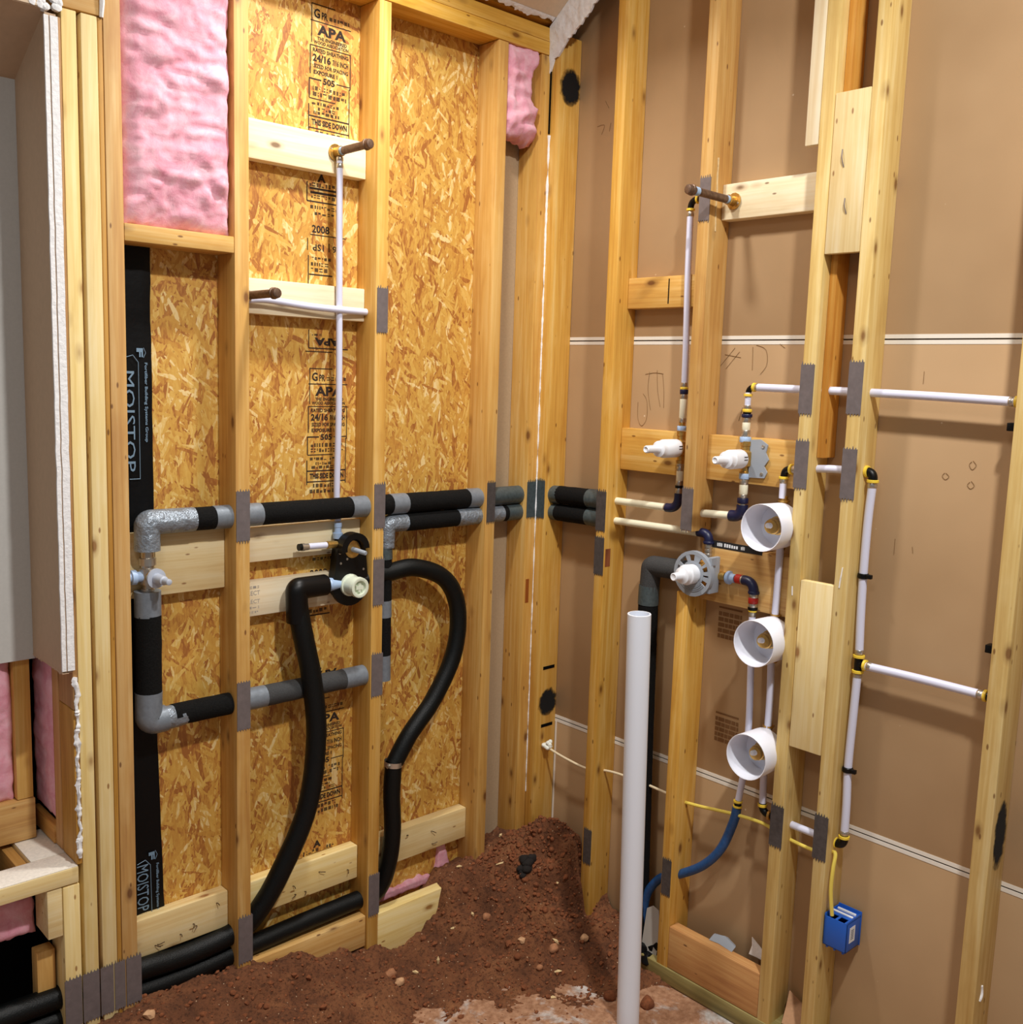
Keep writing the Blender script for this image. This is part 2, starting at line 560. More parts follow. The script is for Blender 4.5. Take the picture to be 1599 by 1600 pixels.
# ceiling: sloped drywall rising towards the viewer, with torn gypsum edges
CS = .77
def cz(y):
    return 83.95 - CS * y
def jag(t, amp, f=1.0, seed=0.0):
    return amp * (noise.noise(Vector((t * f, seed, 3.1))) + .5 * noise.noise(Vector((t * f * 3.1, seed, 9.7))) + .25 * noise.noise(Vector((t * f * 8, seed, 2.2))))
cb = B()
cb.add([(-.35, -1.0, cz(-1.0)), (-.35, -130, cz(-130)), (-130, -130, cz(-130)), (-130, -1.0, cz(-1.0)),
        (-.35, -1.0, cz(-1.0) + .6), (-.35, -130, cz(-130) + .6), (-130, -130, cz(-130) + .6), (-130, -1.0, cz(-1.0) + .6)],
       [(0, 3, 2, 1), (4, 5, 6, 7), (0, 1, 5, 4), (0, 4, 7, 3)])
CE = tag(obj('ceiling', cb, 'ceiling_paint', sm=False, fix=False), 'beige sloped ceiling drywall above the left wall plate', None, None, 'structure')
# torn edge over the left plate: white core with patches of brown paper
tb = B()
xs = [-30 + i * .2 for i in range(148)]
def prof(x):
    w = min(.92, max(.12, .62 + jag(x, .55, .5, 11)))
    return [(x, -1.02, cz(-1.02) - .04), (x, -1.0 + w * .5, cz(-1.0 + w * .5) - .06 + jag(x, .06, 2, 4)), (x, -1.0 + w, cz(-1.0 + w) + .02), (x, -1.0 + w, cz(-1.0 + w) + .5)]
for a, c in zip(xs[:-1], xs[1:]):
    tb.add(prof(a) + prof(c), [(0, 4, 5, 1), (1, 5, 6, 2), (2, 6, 7, 3)])
obj('torn_gypsum_edge', tb, 'gypsum', CE, sm=True, ang=20, fix=False)
# remnant of torn wall drywall hanging along the right wall under the ceiling
rb = B()
ys = [0.0 - i * .16 for i in range(260)]
cols = []
for y in ys:
    zt = cz(y) - .03
    zb = cz(y) - 4.3 + jag(y, .5, .9, 2) - (.9 * max(0, 1 + y / .6) if y > -.6 else 0)
    row = []
    n = 9
    for k in range(n + 1):
        t = k / n
        z = zt + (zb - zt) * t
        bump = .14 * noise.noise(Vector((y * 1.1, z * 1.1, 4))) + .1 * abs(noise.noise(Vector((y * 2.7, z * 2.7, 7))))
        thin = .28 * max(0, t - .35)
        row.append((-.52 + thin + (bump if t > .25 else 0), y, z))
    row.append((-.02, y, zb + .08))
    cols.append(row)
m_ = len(cols[0])
for row in cols:
    rb.v += [Vector(p) for p in row]
for i in range(len(cols) - 1):
    for k in range(m_ - 1):
        a = i * m_ + k
        rb.f.append((a, a + 1, a + m_ + 1, a + m_))
b0 = len(rb.v)
RM = tag(obj('drywall_remnant', rb, 'gypsum', ang=25, fix=False), 'torn white drywall remnant hanging at the top of the corner', 'drywall')
tag(obj('trim_1', B().box((-110, .0, 84.4), (4.3, 3.9, 85.9)), wood('pine', 'x'), sm=False), 'wooden nailer on top of the left wall plate', None, None, 'structure')

# recess on the left: return face, back face, soffit, front face above
rb = B().box((-57.15, -.4, 16.6), (-56.25, 7.3, 71.0), .04)
RS = tag(obj('wall_recess_side', rb, 'drywall_painted', sm=False), 'tan painted drywall return of the recess at far left', None, None, 'structure')
cbd = B()
pts = []
for i in range(60):
    z = 16.8 + i * 0.915
    pts.append((z, .06 * noise.noise(Vector((z * .6, 1, 2)))))
for i in range(59):
    (z0, j0), (z1, j1) = pts[i], pts[i + 1]
    for (ua, ub, dd) in ((-57.2, -56.85, -.5), (-56.75, -56.15, -.55)):
        cbd.add([(ua + j0, dd, z0), (ub + j0, dd, z0), (ub + j1, dd, z1), (ua + j1, dd, z1), (ua + j0, -.3, z0), (ub + j0, -.3, z0), (ub + j1, -.3, z1), (ua + j1, -.3, z1)],
                [(0, 1, 2, 3), (0, 3, 7, 4), (1, 5, 6, 2)])
obj('corner_bead', cbd, 'gypsum', RS, fix=False)
cut = B()
for i in range(26):
    y0 = -.4 + i * .3
    dz = .35 * abs(noise.noise(Vector((y0 * 1.7, 4, 4)))) + .05
    cut.box((-57.17, y0, 16.62 - dz), (-56.6, y0 + .3, 16.7))
obj('ragged_paper_edge', cut, 'drywall_painted', RS, sm=False)
tag(obj('wall_recess_back', B().box((-80, 7.3, 16.2), (-56.3, 7.9, 80), .0), 'drywall_grey', sm=False), 'pale grey painted back face of the recess at far left', None, None, 'structure')
tag(obj('wall_recess_soffit', B().add([(-57.1, -.5, 71.2), (-57.1, 7.4, 67.2), (-80, 7.4, 67.2), (-80, -.5, 71.2), (-57.1, -.5, 72), (-57.1, 7.4, 72), (-80, 7.4, 72), (-80, -.5, 72)],
    [(0, 1, 2, 3), (4, 7, 6, 5), (0, 4, 5, 1), (0, 3, 7, 4), (1, 5, 6, 2), (2, 6, 7, 3)]), 'drywall_painted', sm=False), 'tan soffit over the recess at the top left corner', None, None, 'structure')
WF = tag(obj('wall_recess_front', B().box((-80, -.6, 71.25), (-57.2, -.02, 84), .03), 'ceiling_paint', sm=False), 'light beige drywall face above the recess', None, None, 'structure')
pb = B()
for i in range(26):
    a = random.uniform(-58.2, -55.7)
    z = 71.3 + abs(random.gauss(0, .7)) + (0 if a < -56.6 else random.uniform(0, 1.2))
    pb.lathe((a, -.5, z), (0.2 * random.random(), -1, .2), [(-.3, .3), (.05, random.uniform(.25, .45)), (.18, .12), (.2, 0)], 7)
obj('broken_plaster', pb, 'gypsum', WF, ang=30)

# ================================================================== LUMBER
def board(name, lo, hi, kind, axis, label, cat='board', group=None, parent=None, bev=.09):
    o = obj(name, B().box(lo, hi, bev), wood(kind, axis), parent)
    if parent is None:
        tag(o, label, cat, group)
    return o

def plate(parent, side, u0, u1, z0, z1, mat='steel', d=0.0, label=None):
    """flat steel nail plate with toothed ends on the stud's front"""
    ua, ub = min(u0, u1) + .03, max(u0, u1) - .03
    w = ub - ua
    poly = [(ua, z0), ]
    nt = 5
    for i in range(nt):
        a = ua + w * i / nt
        poly += [(a + w * .02, z0 + .02), (a + w * .06, z0 - random.uniform(.1, .32)), (a + w * .13, z0 + .05)]
    poly += [(ub, z0), (ub, z1)]
    for i in range(nt):
        a = ub - w * i / nt
        poly += [(a - w * .03, z1 - .02), (a - w * .08, z1 + random.uniform(.1, .32)), (a - w * .14, z1 - .05)]
    poly += [(ua, z1)]
    mp = PL if side == 'L' else PR
    o = obj('nail_plate', B().prism(poly, mp, d - .07, d + .01), mat, parent, sm=False)
    o['label'] = label or 'grey steel nail plate with toothed ends'
    return o

GL = 'studs of the left wall'
GR = 'studs of the right wall'
ZB = -24.5
L1 = board('wall_stud', (-52.33, 0, ZB), (-50.87, 3.49, 84), 'gold', 'z', 'tall stud at the left edge of the black membrane, beside the pink batt', 'stud', GL)
L2 = board('wall_stud', (-40.53, 0, ZB), (-39.03, 3.49, 80.7), 'gold', 'z', 'left-wall stud between the black membrane bay and the stamped strand board', 'stud', GL)
L3 = board('wall_stud', (-24.52, 0, ZB), (-23.02, 3.49, 80.7), 'gold', 'z', 'left-wall stud just right of the black mixing valve', 'stud', GL)
L4 = board('wall_stud', (-8.3, 0, ZB), (-6.82, 3.49, 80.7), 'gold', 'z', 'left-wall stud nearest the corner, left of the small pink tuft', 'stud', GL)
LC = board('corner_stud', (-1.62, 0, ZB), (-.01, 3.44, 80.7), 'gold', 'z', 'left-hand stud of the corner pair, beside the grey-tan strip', 'stud', GL)
RC = board('corner_stud', (.0, -1.45, ZB), (3.48, .1, 83), 'gold', 'z', 'right-hand stud of the corner pair with black scorch marks', 'stud', GR)
R2 = board('wall_stud', (0, -11.68, ZB), (3.49, -10.18, 100), 'gold', 'z', 'first stud right of the corner, where the cream pipes come through', 'stud', GR)
R3 = board('wall_stud', (0, -23.91, 27.6), (3.49, -22.41, 115), 'gold', 'z', 'stud cut off just above the grey valve disc, passed by the brown capped stub', 'stud', GR)
R3b = board('wall_stud', (0, -23.91, ZB), (3.49, -22.41, 20.9), 'gold', 'z', 'lower stud piece standing below the grey valve disc', 'stud', GR)
R4 = board('wall_stud', (0, -37.24, ZB), (3.49, -35.84, 110), 'straw', 'z', 'right-wall stud just right of the three white cups', 'stud', GR)
R5 = board('wall_stud', (0, -42.2, ZB), (3.49, -40.83, 112), 'straw', 'z', 'right-wall stud that carries the blue electrical box', 'stud', GR)
R6 = board('wall_stud', (0, -57.24, ZB), (3.49, -55.71, 118), 'straw', 'z', 'rightmost stud at the edge of the photo with an oval scorch mark', 'stud', GR)

plate(L2, 'L', -40.53, -39.03, 26.7, 31.6)
plate(L2, 'L', -40.53, -39.03, 7.6, 12.5)
plate(L2, 'L', -40.5, -38.85, -17.4, -12.4, d=-.03)
plate(L3, 'L', -24.4, -22.95, 47.6, 52.2)
plate(L3, 'L', -24.4, -22.9, 26.7, 31.5)
plate(L3, 'L', -24.4, -22.9, 18.2, 23.3)
plate(L3, 'L', -24.45, -22.9, 7.9, 12.7)
plate(L3, 'L', -24.4, -22.9, -18.0, -13.1)
plate(L4, 'L', -8.2, -6.85, 26.2, 30.9, 'steel_dark')
plate(LC, 'L', -1.62, -.05, 26.3, 30.7, 'tape_dark', label='grey-green plate on the left corner stud')
plate(RC, 'R', -1.5, -.05, 26.3, 30.9, 'tape_dark', label='grey-green plate on the right corner stud')
plate(R2, 'R', -11.6, -10.1, 26.0, 30.6, 'steel_dark')
plate(R2, 'R', -11.6, -10.1, 20.8, 25.2, 'steel_dark')
plate(R2, 'R', -11.7, -10.4, -15.0, -10.7, 'steel_dark')
plate(R3, 'R', -23.9, -22.4, 27.7, 32.2)
plate(R3, 'R', -23.9, -22.5, 60.0, 64.3)
plate(R3b, 'R', -23.8, -22.5, -14.0, -9.8, 'steel_dark')
plate(R4, 'R', -37.2, -35.7, 40.8, 45.5)
plate(R4, 'R', -37.2, -35.7, 33.6, 38.2)
plate(R4, 'R', -37.3, -35.8, -3.1, 1.2, 'steel_dark')
plate(R5, 'R', -42.2, -40.7, 41.0, 45.8)
plate(R5, 'R', -42.2, -40.7, 33.1, 37.8)
plate(R5, 'R', -42.2, -40.7, -2.6, 1.9, 'steel_dark')

board('top_plate', (-53, -.05, 80.75), (-.2, 3.49, 82.25), 'gold', 'x', 'lower of the two top plates over the left wall studs', 'plate', 'top plates')
board('top_plate', (-53, -.02, 82.27), (-.2, 3.49, 83.8), 'gold', 'x', 'upper of the two top plates, just under the torn ceiling', 'plate', 'top plates')

# jamb cluster at far left
board('jamb_stud', (-55.72, 0, ZB), (-54.5, 3.6, 71.8), 'pale', 'z', 'jamb board right of the white corner bead, with white crumbs', 'stud', 'jamb boards at far left')
board('jamb_stud', (-54.15, 0, ZB), (-52.8, 3.6, 71.8), 'pale', 'z', 'jamb board left of the thin strand board strip, beside a dark gap', 'stud', 'jamb boards at far left')
board('strand_board_strip', (-52.77, .05, ZB), (-52.36, 3.6, 71.8), 'osbedge', 'z', 'thin strand board strip sandwiched between jamb boards at far left', 'board')
board('strand_board_strip', (-56.2, .0, 13), (-55.75, 3.6, 71.0), 'osbedge', 'z', 'thin strand board strip right beside the white corner bead', 'board')
board('spacer_board', (-54.52, .9, ZB), (-54.13, 3.5, 71.5), 'rust', 'z', 'reddish brown spacer deep in the gap between jamb boards', 'board')
board('header_board', (-57.0, 0, 71.9), (-52.45, 3.5, 80.7), 'gold', 'x', 'wide header board on top of the jamb boards at top left', 'board')
obj('plaster_strip', B().tube([(-52.5, -.1, 71.8), (-52.42, -.15, 73), (-52.5, -.1, 76)], [.16, .2, .2], 8, wob=.5), 'gypsum')
tag(bpy.data.objects['plaster_strip'], 'white plaster smear beside the header board at top left', 'plaster')
JP = board('jamb_stud', (-57.5, 0, ZB), (-56.05, 3.4, -3.25), 'pale', 'z', 'short cripple stud carrying the right end of the whitewashed sill', 'stud', 'jamb boards at far left')
plate(JP, 'L', -57.65, -56.1, -16.9, -12.2, d=-.04)
for (u0, u1) in ((-56.05, -54.5), (-54.45, -53.2), (-53.15, -52.1), (-52.05, -50.55)):
    plate(JP, 'L', u0, u1, -16.9, -12.2, d=-.04)

# ledge under the pink batt
board('blocking', (-50.85, .02, 54.0), (-40.55, 3.4, 55.5), 'gold', 'x', 'horizontal ledge block just under the upper pink batt', 'blocking')
# left blocking
def block(lo, hi, kind, axis, label, group=None):
    return board('blocking', lo, hi, kind, axis, label, 'blocking', group)
LB1 = block((-39.0, 2.05, 63.3), (-24.54, 3.48, 67.0), 'white', 'x', 'pale wooden block behind the upper brown pipe stub')
LB2 = block((-39.0, 2.0, 48.7), (-24.54, 3.48, 52.1), 'white', 'x', 'pale wooden block crossed by a horizontal white tube')
LB3 = block((-39.0, 2.3, 24.0), (-24.54, 3.48, 27.5), 'white', 'x', 'pale block behind the top of the black mixing valve')
LB4 = block((-39.0, 2.3, 18.4), (-24.54, 3.48, 22.0), 'white', 'x', 'white block with faint printing behind the lower mixing valve')
LB5 = block((-50.85, 2.3, 21.8), (-40.55, 3.48, 27.9), 'pale', 'x', 'wide plywood-faced block behind the small valve at left')
for x0, x1, lab in ((-50.85, -40.55, 'pale low block at the foot of the black membrane'), (-39.0, -24.54, 'pale low block behind the long black hose'), (-23.0, -8.32, 'pale low block right of the hose with the clamp')):
    o = block((x0, 2.05, -14.0), (x1, 3.48, -10.1), 'pale', 'x', lab)
    for k in range(6 if x1 < -20 else 3):
        u = random.uniform(x0 + 1.5, x1 - 1)
        z = random.uniform(-13.4, -11)
        obj('bent_nail', B().tube(smooth([(u, 2.1, z), (u + .1, 1.85, z + .05), (u + random.uniform(-.5, .8), 1.7, z + random.uniform(-.3, .3))], 4), .045, 6), 'nail', o)
board('bottom_block', (-39.0, .25, -21.6), (-24.54, 1.75, -17.9), 'gold', 'x', 'low block half buried in dirt between the two hose studs', 'blocking')
o = board('bottom_block', (-23.0, .0, -24.2), (-11.6, 1.5, -18.2), 'pale', 'x', 'pale low board whose right end sinks into the dirt', 'blocking')
obj('orange_stain', B().add([(-12.9, -.012, -18.7), (-12.0, -.012, -18.75), (-12.0, -.012, -19.35), (-12.7, -.012, -19.4)], [(0, 1, 2, 3)]), plain('orange_mark', 'd8713f', .8), o, sm=False)

# right blocking
RB1 = block((2.0, -35.82, 60.2), (3.48, -23.93, 63.8), 'white', 'y', 'pale block behind the capped brown stub on the right wall')
RB2 = block((2.0, -22.39, 51.5), (3.48, -11.7, 54.9), 'gold', 'y', 'short block with a dark saw slot between the first two right studs')
obj('saw_slot', B().box((1.985, -17.6, 51.9), (2.05, -17.45, 54.6)), 'black', RB2, sm=False)
RB3 = block((2.0, -22.39, 33.2), (3.48, -11.7, 38.0), 'gold', 'y', 'plywood block behind the left white valve stem')
RB4 = block((2.0, -35.82, 33.2), (3.48, -23.93, 38.0), 'gold', 'y', 'plywood block behind the right white valve stem')
RB5 = block((2.0, -35.82, 20.1), (3.48, -23.93, 26.3), 'gold', 'y', 'grainy block behind the grey valve disc and red-banded elbow')
lb = obj('dark_label_strip', B().box((1.97, -31.5, 26.0), (2.02, -24.8, 26.75)), 'dark_label', RB5, sm=False)
lb['label'] = 'black label strip with small white print'
pbk = B()
for (a, c) in ((-25.9, -26.6), (-26.8, -28.6), (-28.9, -29.4)):
    n = 6
    for i in range(n):
        u0 = a + (c - a) * i / n
        rect(pbk, PR, u0, u0 + (c - a) / n * .7, 26.2, 26.5 + .1 * random.random(), 1.965)
obj('label_print', pbk, 'sticker', lb, sm=False, fix=False)
board('bottom_block', (0.02, -35.82, -22.45), (1.5, -23.93, -17.5), 'pine', 'y', 'grained pine block just above the green treated sill', 'blocking')
board('sole_plate', (-.1, -62, -24.4), (3.45, -18, -22.5), 'treated', 'y', 'green treated sill plate under the right wall', 'plate')
board('backing_plate', (-.02, -40.8, 55.7), (.75, -37.3, 70.1), 'pale', 'z', 'upright pale board bridging two studs at upper right', 'board')
o = bpy.data.objects['backing_plate']
for u, z, dz in ((-38.4, 65, 1.6), (-39.0, 60.6, 1.4)):
    obj('bent_nail', B().tube(smooth([(-.03, u, z), (-.2, u - .1, z - dz * .5), (-.05, u - .25, z - dz)], 4), .05, 6), 'steel', o)
o2 = board('backing_plate', (-.02, -40.8, 7.8), (.75, -37.3, 24.7), 'pale', 'z', 'upright pale board with knots bridging two studs beside the cups', 'board')
board('batten', (-.05, -35.8, 65.8), (.7, -34.45, 100), 'white', 'z', 'narrow whitish batten hanging left of the stud at upper right', 'board')
o = bpy.data.objects['batten']
board('scab_board', (1.3, -38.0, 36.6), (3.49, -37.26, 110), 'pine', 'z', 'orange scab board on the flank of the stud right of the cups', 'board')

# left recess framing below
SI = board('recess_sill', (-80, .0, -3.1), (-56.1, 3.3, -1.6), 'pale', 'x', 'whitewashed sill board at lower left', 'sill')
obj('whitewash', B().box((-80, .06, -1.62), (-56.15, 3.25, -1.5), .05), 'clear_white', SI)
board('recess_sill', (-59.2, 3.32, -3.1), (-56.0, 9.7, -1.62), 'pale', 'y', 'whitewashed return sill running back into the recess', 'sill')
o = bpy.data.objects['recess_sill.001']
obj('whitewash', B().box((-59.15, 3.35, -1.64), (-56.05, 9.65, -1.5), .05), 'clear_white', o)
board('strand_board_strip', (-60.2, 3.4, -6), (-59.25, 9.6, -1.9), 'osbedge', 'y', 'strand board edge under the whitewashed return sill', 'board')
board('recess_stud', (-58.75, 7.95, 2.6), (-57.3, 11.4, 20), 'gold', 'z', 'short stud between two pink batts at lower left', 'stud')
board('recess_plate', (-80, 7.8, -1.4), (-57.2, 11.4, 2.55), 'gold', 'x', 'horizontal board below the short stud at lower left', 'plate')
board('recess_stud', (-56.25, 3.65, -1.4), (-55.75, 5.3, 16.4), 'pine', 'z', 'narrow side stud right of the hanging pink batt at lower left', 'stud')
board('recess_side_plate', (-56.4, 5.35, -1.4), (-55.75, 11.4, .4), 'pine', 'y', 'slanting brown board under the hanging pink batt', 'board')
board('strand_board_sheet', (-56.22, .02, -1.45), (-55.75, 3.55, 12.95), 'osbedge', 'z', 'brown strand board panel beside the white plaster crumbs at lower left', 'board')
board('cripple_block', (-58.85, .1, -7.8), (-57.55, 3.4, -3.2), 'pale', 'x', 'square block end just under the whitewashed sill', 'blocking')
board('cripple_block', (-59.3, 2.0, -17), (-57.7, 3.5, -9.8), 'gold', 'z', 'upright block with a pale top above the black pipe at lower left', 'blocking')
tag(obj('shade_backing', B().box((-80, 11.5, -25), (-55.4, 12, 20)).box((-55.7, 3.65, -25), (-55.4, 11.6, 22)), 'black', sm=False), 'added black sheets behind the framing at lower left, in place of cavity shade', 'backing')  # added black sheets stop stray world light and stand in for cavity shade
tag(obj('plaster_crumbs', B().tube([(-55.95 + jag(z, .12, .8, 3), -.08, z) for z in [16 - i * .13 for i in range(130)]], [.14 + .2 * abs(noise.noise(Vector((i * .9, 0, 0)))) for i in range(130)], 9, wob=1.2), 'gypsum'),
    'line of white plaster crumbs down the jamb board at lower left', 'plaster')

# plaster residue down the inner corner
zs = [71.8 - i * .3 for i in range(272)]
rr = []
for z in zs:
    w = (.2 if z > 58 else .13 if z > 25 else .08)
    rr.append(max(.012, w * (.75 + 1.3 * noise.noise(Vector((z * .45, 2, 2))) + .5 * noise.noise(Vector((z * 1.7, 5, 2))))))
pr = B().tube([(-.05 + .04 * noise.noise(Vector((z * .6, 1, 8))), -.05, z) for z in zs], rr, 6)
tag(obj('plaster_line', pr, 'gypsum'), 'thin broken line of white plaster down the inner corner', 'plaster')
obj('gap_shade_strip', B().box((-.2, -.12, 72), (.02, .02, 79.3)), 'black', LC, sm=False)  # solid black strip colours in the shade of the gap between corner studs

# ================================================================== PINK INSULATION
def batt(name, mapf, u0, u1, z0, z1, d0, bulge, label, ragged=.25, seed=1.0, step=.28, taper=None):
    b = B()
    nu = max(6, int((u1 - u0) / step))
    nz = max(6, int((z1 - z0) / step))
    idx = {}
    for j in range(nz + 1):
        for i in range(nu + 1):
            a, c = i / nu, j / nz
            uu0, uu1 = (u0, u1) if not taper else taper(c)
            u = uu0 + (uu1 - uu0) * a
            z = z0 + (z1 - z0) * c
            e = min(a, 1 - a, c, 1 - c)
            rim = min(1, e * 7) ** .5
            P = Vector((u * .45, z * .45, seed))
            Q = Vector((P.x * .5 + .4 * noise.noise(P * .8), P.y * 1.1, seed))
            h = noise.noise(P * .7) * .4 + (abs(noise.noise(Q * 1.1)) - .3) * .8 + abs(noise.noise(Q * 2.3 + Vector((5, 5, 5)))) * .35 + noise.noise(P * 3.5) * .12 + noise.noise(P * 8) * .05
            d = d0 - rim * (bulge + h * bulge * .9)
            u += ragged * noise.noise(P * 2.1 + Vector((9, 1, 1))) * (1 - rim)
            z += ragged * 1.6 * noise.noise(P * 2.7 + Vector((1, 7, 1))) * (1 - rim)
            idx[i, j] = len(b.v)
            b.v.append(Vector(mapf(u, z, d)))
    for j in range(nz):
        for i in range(nu):
            b.f.append((idx[i, j], idx[i + 1, j], idx[i + 1, j + 1], idx[i, j + 1]))
    # back
    c = [idx[0, 0], idx[nu, 0], idx[nu, nz], idx[0, nz]]
    base = len(b.v)
    bs = [idx[i, 0] for i in range(nu + 1)] + [idx[nu, j] for j in range(1, nz + 1)] + [idx[i, nz] for i in range(nu - 1, -1, -1)] + [idx[0, j] for j in range(nz - 1, 0, -1)]
    for k in bs:
        p = b.v[k].copy()
        q = Vector(mapf(0, 0, 1)) - Vector(mapf(0, 0, 0))
        b.v.append(p + q * .8)
    n = len(bs)
    for k in range(n):
        b.f.append((bs[k], bs[(k + 1) % n], base + (k + 1) % n, base + k))
    return tag(obj(name, b, 'pink', ang=80), label, 'insulation', 'pink insulation')

batt('insulation_batt', PL, -50.84, -40.55, 55.4, 81, 1.2, 1.25, 'large pink fibreglass batt filling the upper left bay', seed=3.3)
batt('insulation_batt', PL, -6.8, -1.7, 70.6, 81.6, 1.3, 1.55, 'small crumpled pink tuft beside the top of the corner', seed=7.7, ragged=.6, taper=lambda c: (-6.8, -2.3 + .5 * math.sin(c * 9) if c > .35 else -1.75))
batt('insulation_batt', PL, -70, -58.8, 2.4, 19, 8.8, .8, 'pink batt left of the short stud at lower left', seed=1.2)
batt('insulation_batt', lambda u, z, d: (d, u, z), 5.0, 11.2, .9, 17, -55.9, .4, 'narrow pink batt hanging right of the short stud at lower left', seed=5.5)
batt('insulation_batt', PL, -70, -58.95, -8.4, -4.6, 3.6, .6, 'ragged pink batt edge under the whitewashed sill', seed=8.5)
batt('insulation_batt', PL, -22.8, -13, -18.9, -17.75, 3.1, .22, 'thin pink strip of insulation behind the half buried board', seed=2.5, step=.2)
batt('insulation_batt', PL, -12.2, -10.0, -17.6, -14.3, 3.2, .35, 'little pink wad poking up by the low block near the corner', seed=4.5, step=.2, taper=lambda c: (-12.2 + c * .5, -9.9 - c * .9))

# ================================================================== BLACK MEMBRANE
mb = B()
nz = 40
for i in range(nz + 1):
    z = -12 + 68 * i / nz
    xr = -47.25 + .5 * max(0, (8 - z) / 20) + .12 * noise.noise(Vector((0, 0, z * .3)))
    for k in range(5):
        x = -50.9 + (xr + 50.9) * k / 4
        mb.v.append(Vector((x, 3.25 - .12 * (k % 2) + .1 * noise.noise(Vector((x, 0, z * .25))), z)))
for i in range(nz):
    for k in range(4):
        a = i * 5 + k
        mb.f.append((a, a + 1, a + 6, a + 5))
MB = tag(obj('moisture_membrane', mb, 'membrane', ang=80, fix=False), 'black moisture membrane strip with outlined lettering beside the left stud', 'membrane')
for (zt, zb, xo) in ((44.6, 32.9, 0), (-4.2, -11.6, .35)):
    tb = B()
    if xo == 0:
        put_text(tb, 'MOISTOP', PL, -49.95, -49.0, 33.6, 42.8, 3.0, -90, .0)
    else:
        put_text(tb, 'MOISTOP', PL, -49.6, -48.45, -9.75, -5.0, 3.0, -90, .0)
    put_text(tb, 'F', PL, -48.75 + xo, -48.15 + xo, zt - .5, zt + .3, 3.0, -90, .05)
    put_text(tb, 'Fortifiber Building Systems Group', PL, -48.1 + xo, -47.75 + xo, zb + (3.4 if xo == 0 else .5), zt - 1.0, 3.0, -90)
    pts = [(-49.9 + xo, zt - .6), (-49.1 + xo, zt - .35), (-48.6 + xo, zt - 1.0), (-48.6 + xo * 1.3, zb), (-49.6 + xo, zb)]
    for a, c in zip(pts[:-1], pts[1:]):
        tb.tube([PL(a[0], a[1], 3.0), PL(c[0], c[1], 3.0)], .035, 4)
    a, c = -48.1 + xo, zt
    for p, q in (((a, c + .35), (a + .2, c - .1)), ((a + .2, c - .1), (a, c - .55))):
        tb.tube([PL(p[0], p[1], 3.0), PL(q[0], q[1], 3.0)], .03, 4)
    obj('printed_lettering', tb, 'ink_blue', MB, sm=False, fix=False)['label'] = 'blue-grey printed lettering on the membrane'

